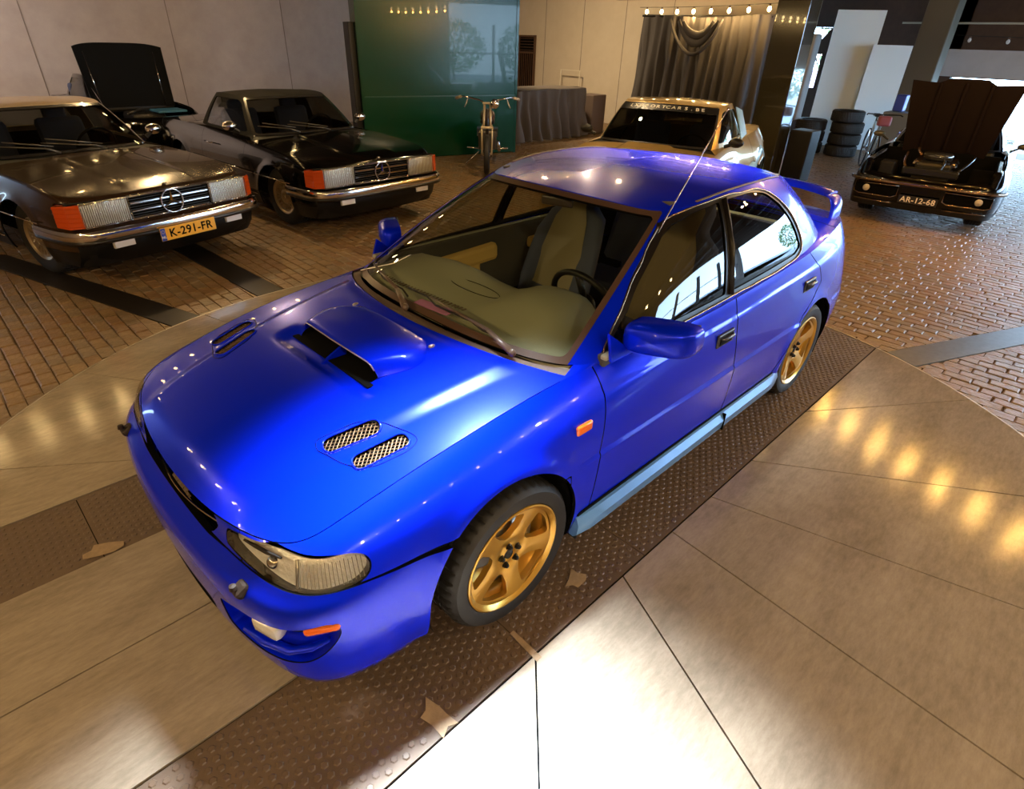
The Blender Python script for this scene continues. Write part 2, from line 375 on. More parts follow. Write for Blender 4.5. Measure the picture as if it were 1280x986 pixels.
def turntable():
    T = thing('turntable','round concrete turntable with two rubber strips, set flush in the paving, under the blue car','turntable',(0,0,0))
    b=MB(); b.lathe([(.0001,-.05),(DR+.02,-.05),(DR+.02,-.012),(.0001,-.012)],96,(DC[0],DC[1],0)); b.build('turntable_base', VOID, T)
    b=MB(); b.lathe([(DR+.004,-.04),(DR+.004,-.001),(DR+.016,-.001),(DR+.016,-.04)],192,(DC[0],DC[1],0)); b.build('edge_ring', mat('edge_metal',(.42,.38,.32),.35,metal=.8), T)
    def slab(poly, tint=0):
        if len(poly)<3: return
        cx_=sum(p[0] for p in poly)/len(poly); cy_=sum(p[1] for p in poly)/len(poly)
        b=MB(); b.prism(poly,-.03,0); b.build('floor_slab', TILE, T)
    g=.0035
    for k in range(18):
        a0=math.radians(5+20*k); a1=a0+math.radians(20)
        tri=[DC,(DC[0]+4*math.cos(a0),DC[1]+4*math.sin(a0)),(DC[0]+4*math.cos((a0+a1)/2),DC[1]+4*math.sin((a0+a1)/2)),(DC[0]+4*math.cos(a1),DC[1]+4*math.sin(a1))]
        # inset joints
        for a,s in ((a0,1),(a1,-1)): n=(math.sin(a)*s,-math.cos(a)*s); tri=clip_half(tri,n[0],n[1],n[0]*DC[0]+n[1]*DC[1]-g)
        tri=circle_clip(tri)
        up=clip_half(tri,0,-1,-1.030); dn=clip_half(tri,0,1,-1.050)
        for p in (up,dn):
            if p and len(p)>2: slab(p)
    for (y0,y1) in ((-.548,-.012),(-.006,.508)):
        for (x0,x1) in ((-3,-1.5),(-1.5,0),(0,1.5),(1.5,3.3)):
            p=circle_clip([(x0+g,y0),(x1-g,y0),(x1-g,y1),(x0+g,y1)]); slab(p)
    for (y0,y1,cuts) in ((.515,1.020,(-3,-1.2,.62,1.33,3.4)),(-1.045,-.555,(-3,-1.2,.6,2.33,3.4))):
        for x0,x1 in zip(cuts[:-1],cuts[1:]):
            p=circle_clip([(x0+.002,y0),(x1-.002,y0),(x1-.002,y1),(x0+.002,y1)])
            if len(p)<3: continue
            b=MB(); b.prism(p,-.03,-.004); m_=b.build('rubber_mat', MATM, T)
            b=MB(); P=.038; s=0
            X=max(q[0] for q in p); x=min(q[0] for q in p)+P/2; row=0
            while x<X-.01:
                y=y0+.02+(P/2 if row%2 else 0)
                while y<y1-.014:
                    if math.hypot(x-DC[0],y-DC[1])<DR-.02:
                        n=len(b.V); r=.0135; 
                        b.V+=[(x+r*math.cos(PI/3*k),y+r*math.sin(PI/3*k),-.004) for k in range(6)]+[(x+r*.72*math.cos(PI/3*k),y+r*.72*math.sin(PI/3*k),-.0005) for k in range(6)]
                        b.F+=[(n+k,n+(k+1)%6,n+6+(k+1)%6,n+6+k) for k in range(6)]+[tuple(range(n+6,n+12))]
                    y+=P
                x+=P*.866; row+=1
            o=b.build('mat_studs', STUD, m_); o['kind']='stuff'
    return T
turntable()
def scrap(name, pts, label, z=.0005, h=.0012, m=TAPE, cat='tape'):
    b=MB(); b.prism(pts,z,z+h); return tag(b.build(name,m),label,cat)
def star(cx_,cy_,r,n,seed,sx=1,sy=1,rot=0):
    R=random.Random(seed); out=[]
    for k in range(n):
        a=2*PI*k/n; rr=r*R.uniform(.5,1.2); x,y=rr*math.cos(a)*sx, rr*math.sin(a)*sy; out.append((cx_+x*math.cos(rot)-y*math.sin(rot), cy_+x*math.sin(rot)+y*math.cos(rot)))
    return out
# ---------------------------------------------------------------- pavers
ARMS=[(math.radians(156.3),DR+.02,3.6),(math.radians(-72.2),DR+.02,2.8),(math.radians(-86.8),DR+.02,1.9)]
def pavers():
    b=MB(); b.box((-4.6,-2,-.042),(24,22.6,.05)); fl=b.build('floor',mat('joint_sand',(.11,.072,.036),.95),None); fl['kind']='structure'
    L,Wd,G=.172,.088,.006; R=random.Random(5)
    cells=[]; x=-15.2; row=0
    arm=[(DC[0],DC[1],math.cos(a),math.sin(a),r0,r0+ln) for a,r0,ln in ARMS]
    y_lo,y_hi=-12.7,8.6
    while x<6.6:
        y=y_lo+(L/2 if row%2 else 0)+R.uniform(-.03,.03)
        while y<y_hi:
            far=math.hypot(x-CP[0],y-CP[1])
            cells.append((x,y,far)); y+=L+G
        x+=Wd+G; row+=1
    C=np.array(cells); r=np.hypot(C[:,0]-DC[0],C[:,1]-DC[1]); ok=r>DR-.06
    for (ox,oy,cx_,sx_,r0,r1) in arm:
        u=(C[:,0]-ox)*cx_+(C[:,1]-oy)*sx_; v=-(C[:,0]-ox)*sx_+(C[:,1]-oy)*cx_; ok&=~((u>r0-.1)&(u<r1+.01)&(np.abs(v)<.06))
    C=C[ok]; r=r[ok]
    px,py,w=project(np.column_stack([C[:,0],C[:,1],0*C[:,0]])); vis=((w>.2)&(px>-420)&(px<1700)&(py<1500)&(py>60))|((C[:,0]<4.6)&(C[:,0]>-4)&(C[:,1]<4.4)&(C[:,1]>-5))
    C=C[vis]; px=px[vis];py=py[vis];w=w[vis]
    # skip the places hidden under the other cars for the singled-out stones
    score=C[:,2].copy(); score=np.where((w>.2)&(px>-5)&(px<1285)&(py<990),score,99.); order=np.argsort(score); single=set(order[:300].tolist())
    mats=[mat('paver_%s'%n,c,rough=.42,spec=.5,noise=(9,c2,.3,.7),bump=(28,.55,.012)) for n,c,c2 in (('brown',(.145,.088,.038),(.27,.175,.085)),('red_brown',(.150,.084,.036),(.25,.150,.075)),('grey_brown',(.120,.080,.042),(.25,.175,.10)))]
    def stone(l,w_,h=.05,bev=.008): 
        q=MB(); hx,hy=w_/2,l/2; q.V=[(-hx,-hy,-h),(hx,-hy,-h),(hx,hy,-h),(-hx,hy,-h),(-hx,-hy,-.006),(hx,-hy,-.006),(hx,hy,-.006),(-hx,hy,-.006),(-hx+bev,-hy+bev,0),(hx-bev,-hy+bev,0),(hx-bev,hy-bev,0),(-hx+bev,hy-bev,0)]
        q.F=[(8,9,10,11)]+[(4+k,4+(k+1)%4,8+(k+1)%4,8+k) for k in range(4)]+[(k,(k+1)%4,4+(k+1)%4,4+k) for k in range(4)]; return q
    protos=[]
    for k in range(6):
        q=stone(L*[1,.98,1,.99,.97,1][k],Wd); me=bpy.data.meshes.new('brick'); me.from_pydata(q.V,[],q.F); me.update(); me.materials.append(mats[k%3]); protos.append(me)
    merged=[MB(),MB(),MB()]
    base=stone(L,Wd); bV=np.array(base.V)
    for i,(x,y,d) in enumerate(C):
        k=R.randrange(6); dz=R.uniform(-.004,.0); a=R.uniform(-.025,.025); tx,ty=R.uniform(-.022,.022),R.uniform(-.010,.010)
        jx,jy=R.uniform(-.003,.003),R.uniform(-.004,.004)
        pol=[(x+jx-Wd/2,y+jy-L/2),(x+jx+Wd/2,y+jy-L/2),(x+jx+Wd/2,y+jy+L/2),(x+jx-Wd/2,y+jy+L/2)]; whole=True
        rr=math.hypot(x-DC[0],y-DC[1])
        if rr<DR+.14:
            nx,ny=(x-DC[0])/rr,(y-DC[1])/rr; q=clip_half(pol,-nx,-ny,-(nx*DC[0]+ny*DC[1]+DR+.022)); whole=False; pol=q
        for (ox,oy,ca_,sa_,r0,r1) in arm:
            u=(x-ox)*ca_+(y-oy)*sa_; v=-(x-ox)*sa_+(y-oy)*ca_
            if r0-.2<u<r1+.08 and abs(v)<.23:
                sg=1 if v>0 else -1; pol=clip_half(pol,sa_*sg,-ca_*sg,-(.124-(ox*sa_-oy*ca_)*sg*1)) if False else [p for p in clip_half(pol, sa_*sg, -ca_*sg, (ox*sa_-oy*ca_)*sg-.124)]; whole=False
        if not whole:
            ar=abs(sum(pol[k][0]*pol[(k+1)%len(pol)][1]-pol[(k+1)%len(pol)][0]*pol[k][1] for k in range(len(pol))))/2 if len(pol)>2 else 0
            if ar<.0006: continue
            if i in single: q=MB(); q.prism(pol,-.03,-.003+dz); q.build('brick',mats[k%3],fl)
            else: merged[k%3].prism(pol,-.03,-.003+dz)
            continue
        if i in single:
            o=bpy.data.objects.new('brick',protos[k]); link(o,fl); o.location=(x+jx,y+jy,dz-.002); o.rotation_euler=(tx*.6,ty*.6,a)
        else:
            V=bV.copy(); V[:,2]+=V[:,0]*tx+V[:,1]*ty; c_,s_=math.cos(a),math.sin(a); X=V[:,0]*c_-V[:,1]*s_+x+jx; Y=V[:,0]*s_+V[:,1]*c_+y+jy; Z=V[:,2]+dz-.002
            mb=merged[k%3]; n=len(mb.V); mb.V+=list(zip(X.tolist(),Y.tolist(),Z.tolist())); mb.F+=[tuple(q+n for q in f) for f in (base.F if d<9 else base.F[:5])]
    for mb,m_ in zip(merged,mats):
        if mb.V: o=mb.build('brick_field',m_,fl); o['kind']='stuff'
    # radial steel covers let into the paving
    lbs=['steel channel cover running from the turntable towards the bright doorway','dark steel channel cover running under the brown roadster','dark steel channel cover running between the two roadsters']
    for (a,r0,ln),lb,cc in zip(ARMS,lbs,((.075,.078,.085),(.018,.014,.011),(.018,.014,.011))):
        b=MB(); b.box((r0+ln/2,0,-.012),(ln,.235,.022),None,.003); o=b.build('channel_cover',mat('cover_%d'%int(cc[0]*1000),cc,.35,metal=.3,noise=(20,tuple(v*1.5 for v in cc),.3,.7))); o.location=(DC[0],DC[1],0); o.rotation_euler=(0,0,a); tag(o,lb,'channel')
pavers()
# tape scraps lying at the joints of the strips
def poly_at(cx_,cy_,pts): return [(cx_+x,cy_+y) for x,y in pts]
scrap('tape_scrap',star(.945,.90,.050,11,3,1.2,.9,.4),'small torn tape scrap on the rubber strip behind the front wheel')
scrap('tape_scrap',[(1.315,.90),(1.335,.90),(1.345,1.05),(1.318,1.05)],'narrow tape strip across the rubber strip beside the front tyre')
scrap('tape_scrap',star(1.73,.965,.060,9,8,.8,1.3,.2),'ragged tape scrap at the edge of the rubber strip nearest the camera')
scrap('tape_scrap',star(2.33,-.60,.055,9,5,.7,1.5,1.2),'torn tape scrap at the edge of the far rubber strip before the bumper')
def wheel_mesh_tyre(R, rim, w, lug=60, shoulder=.93):
    """tread blocks are real relief. axis Y, outer face at y=0, inner at -w"""
    hw = w/2
    prof = [(rim,-.012,0),(rim+.006,-.002,0),(rim+(R-rim)*.35,.004,0),(rim+(R-rim)*.7,.002,0),(R*.965,-.012,0),(R*.99,-.024,1),(R,-.036,1)]
    gs = [-hw*.55, 0, hw*.55]
    for g in gs:
        y = -hw+g*-1*-1
    ys = [-.05]
    for g in (-hw-(-hw*.5), ):
        pass
    tread = []
    edges = [ .036, hw*.55, hw*.55+.008, hw-.004, hw+.004, hw*1.45-.008, hw*1.45, w-.036 ]
    lv = [0,0,1,1,0,0,1,1]
    prof2 = [(R,-.036,1),(R,-hw*.62,1),(R-.008,-hw*.62-.001,0),(R-.008,-hw*.62-.009,0),(R,-hw*.62-.010,1),(R,-hw+.005,1),(R-.008,-hw+.004,0),(R-.008,-hw-.004,0),(R,-hw-.005,1),(R,-w+hw*.62+.010,1),(R-.008,-w+hw*.62+.009,0),(R-.008,-w+hw*.62+.001,0),(R,-w+hw*.62,1),(R,-w+.036,1),(R*.99,-w+.024,1),(R*.965,-w+.012,0),(rim+(R-rim)*.6,-w-.002,0),(rim,-w+.012,0)]
    prof = prof[:-1]+prof2; m = len(prof); n = lug*4; V = []
    for i,(r,y,k) in enumerate(prof):
        for j in range(n):
            ph = (j+ (2 if (y<-hw) else 0))%4
            rr = r-(.007 if (k and ph==0) else 0); a = 2*PI*(j+ (0 if y>-hw else .5) + y*8)/n
            V.append((rr*math.cos(a), y, rr*math.sin(a)))
    Fc = [(i*n+j, i*n+(j+1)%n, (i+1)*n+(j+1)%n, (i+1)*n+j) for i in range(m-1) for j in range(n)]
    return V, [f[::-1] for f in Fc]
def arch_wheel(parent, x, y, side, R, rim, w, m, style, steer=0, label=None, spin=.3):
    """a wheel: part 'wheel' is the rim, its tyre, nuts and brake are its pieces. outer face towards side*Y"""
    seg = 180 if style=='five' else 96
    P = []
    V=[];N=[]
    if style=='five':
        rs = np.concatenate([np.linspace(.018,.06,8), np.linspace(.064,rim-.018,34)]); th = np.linspace(0,2*PI,361)
        G = np.zeros((len(rs),len(th),3))
        for i,r in enumerate(rs):
            dep = -.030+.020*min(1,max(0,(r-.05)/(rim-.07)))**1.2 - .006*math.exp(-((r-.055)/.02)**2)
            if r<.03: dep -= .012
            for j,t in enumerate(th):
                cr_ = .5+.5*math.cos(5*t)      # 1 on spoke centre
                d = dep - .010*(1-cr_)*min(1,max(0,(r-.06)/.05))
                G[i,j] = (r*math.cos(t), d, r*math.sin(t))
        Q = np.stack([G[:,:,0],G[:,:,2]],2); g = Grid(G, Q, flip=True)
        if g.N[20,20,1] < 0: g = Grid(G, Q, flip=False)
        drops = []
        for k in range(5):
            a0 = (k+.5)*2*PI/5; r1, r2 = .088, rim-.030
            def pt(r,da,off=0): return (r*math.cos(a0+da)-0, r*math.sin(a0+da))
            wi = lambda r: (PI/5 - .031/r*(1+.25*((r-.088)/.09)))
            poly = [pt(r1,-wi(r1)*.45), pt(.125,-wi(.125)), pt(r2,-wi(r2)), pt(r2+.004,0), pt(r2,wi(r2)), pt(.125,wi(.125)), pt(r1,wi(r1)*.45)]
            drops.append(rp(poly, [.012,.01,.022,.03,.022,.01,.012]))
        V, N, Q, Fc = cut(g, drop=drops, gap=0)
        V2, F2 = flange(V, N, Fc, .028)
        # the seam at theta=0 is closed by flange walls lying face to face
        mb = MB(); mb.add(V2, F2)
        mb.lathe([(rim-.019,-.012),(rim-.010,-.004),(rim-.002,.001),(rim+.004,-.001),(rim+.004,-.008),(rim-.006,-.012),(rim-.012,-.03),(rim-.03,-.05),(rim-.035,-w*.7),(rim-.006,-w+.01),(rim+.004,-w+.004)], 96, axis='Y')
    else:
        mb = MB(); n=96
        mb.lathe([(rim-.022,-.014),(rim-.012,-.004),(rim-.002,.002),(rim+.004,0),(rim+.004,-.008),(rim-.006,-.012),(rim-.012,-.03),(rim-.03,-.06),(rim-.02,-w+.01),(rim+.004,-w+.004)], 64, axis='Y')
        mb.lathe([(0.0001,.004),(.028,.002),(.034,-.006),(.07,-.014),(.078,-.02),(.082,-.028)], 32, axis='Y')
        ns = 20 if style=='disc' else 16
        mb.lathe([(.08,-.022),(.11,-.02),(.118,-.026)], 48, axis='Y')
        for k in range(ns):      # flat bars with slots between them
            a = 2*PI*k/ns; rot = Matrix.Rotation(-a,3,'Y'); L = rim-.1
            c = rot @ Vector((.09+L/2-.01,-.018,0)); mb.box(c,(L,.008,.021 if style=='disc' else .014),rot.to_4x4().to_3x3(),.003)
        mb.lathe([(rim-.045,-.018),(rim-.018,-.012)], 64, axis='Y')
    base = MB(); base.V = [(v[0],v[1],v[2]) for v in mb.V]; base.F = mb.F
    if side<0: base.V = mirror_y(base.V); base.F = [f[::-1] for f in base.F]
    o = obj('wheel', base.V, base.F, m, parent, True); autosmooth(o, 40); o.location = (x,y,R+.0005)
    o.rotation_euler = (0, spin, steer)
    if label: o['label'] = label
    tv, tf = wheel_mesh_tyre(R, rim+.002, w, 46)
    tb = MB(); tb.add(tv, tf)
    if side<0: tb.V = mirror_y(tb.V); tb.F = [f[::-1] for f in tb.F]
    t = obj('tyre', tb.V, tb.F, TYRE, o); autosmooth(t, 30)
    s = side
    b = MB(); b.lathe([(.02,-.075),(rim*.72,-.075),(rim*.72,-.095),(.02,-.095)], 48, axis='Y')
    if s<0: b.V = mirror_y(b.V); b.F=[f[::-1] for f in b.F]
    b.build('brake_disc', STEEL, o, True)
    b = MB(); b.box((rim*.5,-.07*s,rim*.45),(.06,.05,.13),Matrix.Rotation(.8,3,'Y'),.012); b.build('brake_caliper', mat('caliper',(.05,.05,.05),.5), o)
    if style=='five':
        for k in range(5):
            a = 2*PI*(k+.5)/5; nb = MB(); c=(.043*math.cos(a), -.028*s, .043*math.sin(a))
            nb.lathe([(.0001,.014),(.007,.013),(.0095,.008),(.0095,-.004)], 6, (0,0,0),'Y')
            nb.lathe([(.0125,.002),(.0135,-.004)], 12, (0,0,0),'Y')
            if s<0: nb.V = mirror_y(nb.V); nb.F=[f[::-1] for f in nb.F]
            n_ = nb.build('lug_nut', BLK, o); n_.location = c
        hb = MB(); hb.lathe([(.0001,.002),(.018,0),(.022,-.012)], 20, (0,-.030,0),'Y')
        if s<0: hb.V = mirror_y(hb.V); hb.F=[f[::-1] for f in hb.F]
        hb.build('hub_cap', BLK, o, True)
    return o

# ================================================================ the blue saloon
ST = [  # plan outline, level rows below refer to it
 (2.150,0),(2.145,.24),(2.122,.50),(2.065,.735),(1.90,.822),(1.60,.846),(1.26,.850),(.85,.850),(.35,.852),(-.25,.855),(-.85,.855),(-1.26,.852),(-1.62,.838),(-1.93,.79),(-2.11,.66),(-2.185,.38),(-2.20,0)]
KEY = [0,3,6,9,12,14,16]
LV = [ # z keys, inset keys
 ((.162,.162,.19,.20,.21,.26,.26),(.060,.068,.035,.035,.04,.06,.06)),
 ((.195,.195,.25,.24,.26,.32,.32),(.022,.036,.020,.020,.016,.03,.03)),
 ((.30,.30,.35,.33,.35,.42,.42),(.012,.010,.004,.006,.004,.0,.0)),
 ((.44,.44,.45,.44,.45,.52,.52),(0,0,0,0,0,-.02,-.02)),
 ((.525,.53,.545,.54,.545,.60,.60),(.0,.0,-.002,-.002,-.002,-.01,-.01)),
 ((.560,.572,.63,.64,.64,.66,.66),(.045,.035,.0,-.002,.0,.02,.02)),
 ((.600,.60,.715,.735,.735,.74,.74),(.072,.064,.008,.004,.008,.05,.05)),
 ((.640,.650,.80,.845,.865,.87,.88),(.078,.078,.050,.018,.040,.075,.08)),
]
L8 = [(2.078,0,.664),(2.076,.22,.664),(2.040,.46,.682),(1.960,.652,.694),(1.83,.680,.742),(1.58,.705,.808),(1.26,.722,.862),(.86,.728,.895),(.35,.808,.912),(-.25,.812,.932),(-.85,.805,.952),(-1.2,.79,.972),(-1.62,.72,.985),(-1.90,.67,.985),(-2.05,.58,.985),(-2.11,.36,.99),(-2.12,0,.99)]
def ringnet(ST, KEY, LV, top):
    st = np.array(ST,float); n = len(st); idx = np.arange(n)
    tan = np.gradient(st,axis=0); tan[0]=(0,1); tan[-1]=(0,-1); tan/=np.linalg.norm(tan,axis=1,keepdims=True); nor = np.stack([tan[:,1],-tan[:,0]],1)
    rows=[]
    for zk, ik in LV:
        z = np.interp(idx, KEY, zk); d = np.interp(idx, KEY, ik); p = st-nor*d[:,None]; rows.append(np.column_stack([p,z]))
    rows.append(np.array(top,float)); C = np.stack(rows,1)      # stations x levels
    C[0,:,1]=0; C[-1,:,1]=0; C[1,:,0]=C[0,:,0]-.001; C[-2,:,0]=C[-1,:,0]+.002
    return C
def sstep(a,b,x): t = np.clip((x-a)/(b-a),0,1); return t*t*(3-2*t)

def blue_car():
    T = thing('saloon_car','metallic blue four-door saloon with gold wheels and bonnet scoop, parked on the turntable','car')
    C = ringnet(ST, KEY, LV, L8); C[:,8] = np.array(L8); C[0,8,1]=0
    C = np.concatenate([C[:,:8], (C[:,7:8]*.35+C[:,8:9]*.65)+np.array([0,0,.006]), C[:,8:9]],1)
    nu, nv = 430, 64
    P = netsurf(C, nu, nv, ref=4); P[0,:,1]=0; P[-1,:,1]=0
    g = Grid(P)
    lev = P[:,int(nv*.45)]; c = np.concatenate([[0],np.cumsum(np.linalg.norm(np.diff(lev[:,:2],axis=0),axis=1))])
    xs = lev[:,0]
    def cx(x): # column coordinate for a side position
        i0 = 60; return float(np.interp(-x, -xs[i0:], c[i0:]))
    def cf(y): i1 = int(np.argmax(lev[:,1]>.80)); return float(np.interp(y, lev[:i1,1], c[:i1]))
    # relief: wheel-arch lips, lower door moulding, waist crease
    X, Z = P[:,:,0], P[:,:,2]; side = (P[:,:,1]>.66)&(X<1.95)
    disp = np.zeros(X.shape)
    AF, AR = (1.300,.335,.348), (-1.255,.305,.350)
    for (ax,az,ar) in (AF,AR):
        d = np.hypot(X-ax, Z-az)-ar; disp += .012*np.exp(-np.clip(d,0,9)**2/.0022)*(Z>.2)
    fade = sstep(.98,.86,X)*sstep(-2.0,-1.7,X)
    disp += .007*(1-sstep(.562,.572,Z))*fade*sstep(.22,.30,Z)
    crease = .812+(.82-X)*.033
    disp += .005*(1-sstep(crease-.006,crease+.006,Z))*sstep(crease-.12,crease-.01,Z)*sstep(1.0,.6,X)*sstep(-1.9,-1.2,X)
    P = P + g.N*np.where(side,disp,0)[:,:,None]
    Q = np.stack([np.repeat(c[:,None],nv,1), P[:,:,2]],2); g = Grid(P, Q); g.Q = Q
    A = g
    ce = c[-1]
    CA, CR = arch_poly(cx(AF[0]),AF[1],AF[2]), arch_poly(cx(AR[0]),AR[1],AR[2])
    zs = .598                                             # bumper top joint
    c_arch = cx(1.60)
    # ---- outlines
    hl = rp([(.428,.664),(.412,.640),(.412,.614),(.464,.608),(.555,.604),(.643,.600),(.732,.597),(.804,.595),(.877,.594),(.942,.598),(.985,.620),(.992,.652),(.975,.674),(.94,.684),(.87,.688),(.79,.688),(.71,.690),(.66,.692),(.595,.680),(.50,.672)], .02)
    grille = rp([(-.4,.592),(.25,.594),(.320,.602),(.360,.640),(.358,.70),(-.4,.70)], .006)
    bump = [(-.5,.10),(c_arch+.6,.10),(c_arch+.6,.560),(1.275,.577),(1.125,.590),(.98,.597),(.42,.598),(.30,.590),(-.5,.590)]
    fog = rp([(.406,.300),(.412,.430),(.524,.462),(.595,.474),(.69,.484),(.77,.494),(.835,.505),(.868,.490),(.872,.456),(.849,.414),(.809,.372),(.764,.343),(.697,.325),(.563,.297),(.45,.285)], .02)
    intake = rp([(-.4,.340),(cf(.28),.340),(cf(.31),.32),(cf(.29),.265),(cf(.24),.245),(-.4,.245)], .03)
    fender = [(cf(.0)-.5,zs),(cx(1.2),zs),(cx(1.2),.1),(cx(.815),.1),(cx(.83),.70),(cx(.80),.80),(cx(.775),1.2),(-.5,1.2)]
    # door cuts
    dfr = [(cx(.85),.262),(cx(-.235),.262),(cx(-.245),.56),(cx(-.20),.80),(cx(-.165),1.2),(cx(.77),1.2),(cx(.79),.80),(cx(.825),.58)]
    drr = [(cx(-.235),.262),(cx(-.80),.262),(cx(-.905),.42),(cx(-1.04),.615),(cx(-1.16),.685),(cx(-1.27),.765),(cx(-1.22),.86),(cx(-1.10),.96),(cx(-1.04),1.2),(cx(-.165),1.2),(cx(-.20),.80),(cx(-.245),.56)]
    qtr = [(cx(-.80),.262),(cx(-.905),.42),(cx(-1.04),.615),(cx(-1.16),.685),(cx(-1.27),.765),(cx(-1.22),.86),(cx(-1.10),.96),(cx(-1.04),1.2),(cx(-1.98)+.06,1.2),(cx(-1.98)+.06,.60),(cx(-1.62),.60),(cx(-1.62),.262)]
    sill = [(cx(.96),.1),(cx(-.96),.1),(cx(-.96),.262),(cx(.96),.262)]
    rbump = [(cx(-1.58),.1),(ce+.5,.1),(ce+.5,.60),(cx(-1.58),.60)]
    tl = rp([(cx(-1.98)+.06,.63),(ce-.30,.63),(ce-.30,.80),(cx(-1.98)+.10,.82)], .02)
    rear = [(cx(-1.98)+.06,.60),(ce+.5,.60),(ce+.5,1.2),(cx(-1.98)+.06,1.2)]
    panel('front_bumper', A, BLUE, T, keep=[bump], drop=[CA, fog, intake], depth=.03)
    panel('nose_panel', A, BLUE, T, keep=[[(-.5,zs),(cf(.5),zs),(cf(.5),1.2),(-.5,1.2)]], drop=[hl, grille], gap=.002, side='LR')
    panel('front_fender', A, BLUE, T, keep=[[(cf(.5),zs),(cx(1.2),zs),(cx(1.2),.1),(cx(.85),.1),(cx(.85),.262),(cx(.825),.58),(cx(.79),.80),(cx(.77),1.2),(cf(.5),1.2)]], drop=[CA, hl, bump], gap=.0022, side='LR')
    fd = panel('front_door', A, BLUE, T, keep=[dfr], gap=.004, side='LR')
    rd = panel('rear_door', A, BLUE, T, keep=[drr], drop=[CR], gap=.004, side='LR')
    panel('rear_quarter', A, BLUE, T, keep=[qtr], drop=[CR, rbump], side='LR')
    panel('sill', A, BLUE, T, keep=[sill], drop=[CA,CR], side='LR')
    panel('rear_bumper', A, BLUE, T, keep=[rbump], drop=[CR], depth=.03)
    panel('rear_panel', A, BLUE, T, keep=[rear], drop=[tl])
    panel('tail_lamp', A, mat('red_lens',(.5,.01,.01),.15,coat=1), T, keep=[tl], side='LR', label='red tail lamp')
    # dark inner shell so that joints read black
    arches = [circ(cx(AF[0]),AF[1],AF[2]+.01,48), circ(cx(AR[0]),AR[1],AR[2]+.01,48)]
    V,N,Qc,Fc = cut(A, drop=arches+[rp([(cf(.30),.46),(cf(.30),.24),(1.03,.24),(1.03,.46)],.01), [( -1,.57),(cf(.60)+.4,.57),(cf(.60)+.4,.70),(-1,.70)], [(-1,.23),(.3,.23),(.3,.46),(-1,.46)], [(-1,.0),(9,.0),(9,.225),(-1,.225)]], off=-.022, gap=0)
    n = len(V); VV = np.vstack([V,V*[1,-1,1]]); obj('inner_shell', VV, Fc+[[i+n for i in f[::-1]] for f in Fc], VOID, T)
    # ---- headlamps
    lm = mat('headlamp_lens_ribs', (.9,.88,.8), .1)
    for s in (1,-1):
        V,N,Qc,Fc = cut(A, keep=[hl], gap=.004, off=-.034); V = V*[1,s,1]
        V,Fc = flange(V,N*[1,s,1],Fc,-.034)
        if s<0: Fc=[f[::-1] for f in Fc]
        ho = obj('headlamp', V, Fc, REFL, T, True)
        V,N,Qc,Fc = cut(A, keep=[hl], gap=.004, off=.001); V2,F2 = flange(V,N,Fc,.05); V2 = V2*[1,s,1]
        if s<0: F2=[f[::-1] for f in F2]
        obj('lamp_lens', V2, F2, LENS, ho)
        def on(cc, z, off):     # point on the body at (column, height)
            k = np.argmin((A.Q[:,:,0]-cc)**2+(A.Q[:,:,1]-z)**2); i,j = divmod(k, A.nv); p = A.P[i,j]+A.N[i,j]*off; return Vector((p[0],p[1]*s,p[2])), Vector((A.N[i,j,0],A.N[i,j,1]*s,A.N[i,j,2]))
        b = MB()   # upper black bezel with a slot, as the lamp shows under the bonnet edge
        pts = [on(cc, zz, -.012)[0] for cc,zz in ((.50,.655),(.56,.660),(.62,.664),(.68,.668))]
        b.tube(pts,[.004,.007,.007,.004],6); b.build('lamp_bezel', BLK, ho)
        b = MB(); pts=[on(.745,z,-.014)[0] for z in (.604,.62,.64,.66,.680)]; b.tube(pts,.005,6); b.build('lamp_divider', STEEL, ho)
        b = MB()
        for k in range(38):     # vertical flutes of the corner lens
            cc = .755+k*.0058; pts=[on(cc, z, -.012)[0] for z in (.606,.625,.65,.672)]; b.tube(pts,.0016,4)
        b.build('lens_flutes', lm_glass(), ho)
        p,nn = on(.62,.630,-.036); b = MB(); b.sphere(p,.022,14,8); b.build('bulb_bowl', CHR, ho, True)
    # ---- fog lamp recess, fog lamps, indicators
    for s in (1,-1):
        V,N,Qc,Fc = cut(A, keep=[rp(fog,0)], gap=.001, off=-.05); V=V*[1,s,1]
        V_,N_,Q_,F_ = cut(A, keep=[fog], gap=-.002, off=-.004); 
        V3,F3 = flange(V_,N_,F_,.055); k=len(V_)
        F3=[f for f in F3 if not all(i<k for i in f)]; V3=V3*[1,s,1]
        rec = MB(); rec.add(V, Fc if s>0 else [f[::-1] for f in Fc]); rec.add(V3, F3 if s>0 else [f[::-1] for f in F3])
        ro = rec.build('fog_lamp_recess', BLUE, T, True)
        def on(cc, z, off):
            k = np.argmin((A.Q[:,:,0]-cc)**2+(A.Q[:,:,1]-z)**2); i,j = divmod(k, A.nv); p = A.P[i,j]+A.N[i,j]*off; return Vector((p[0],p[1]*s,p[2])), Vector((A.N[i,j,0],A.N[i,j,1]*s,A.N[i,j,2]))
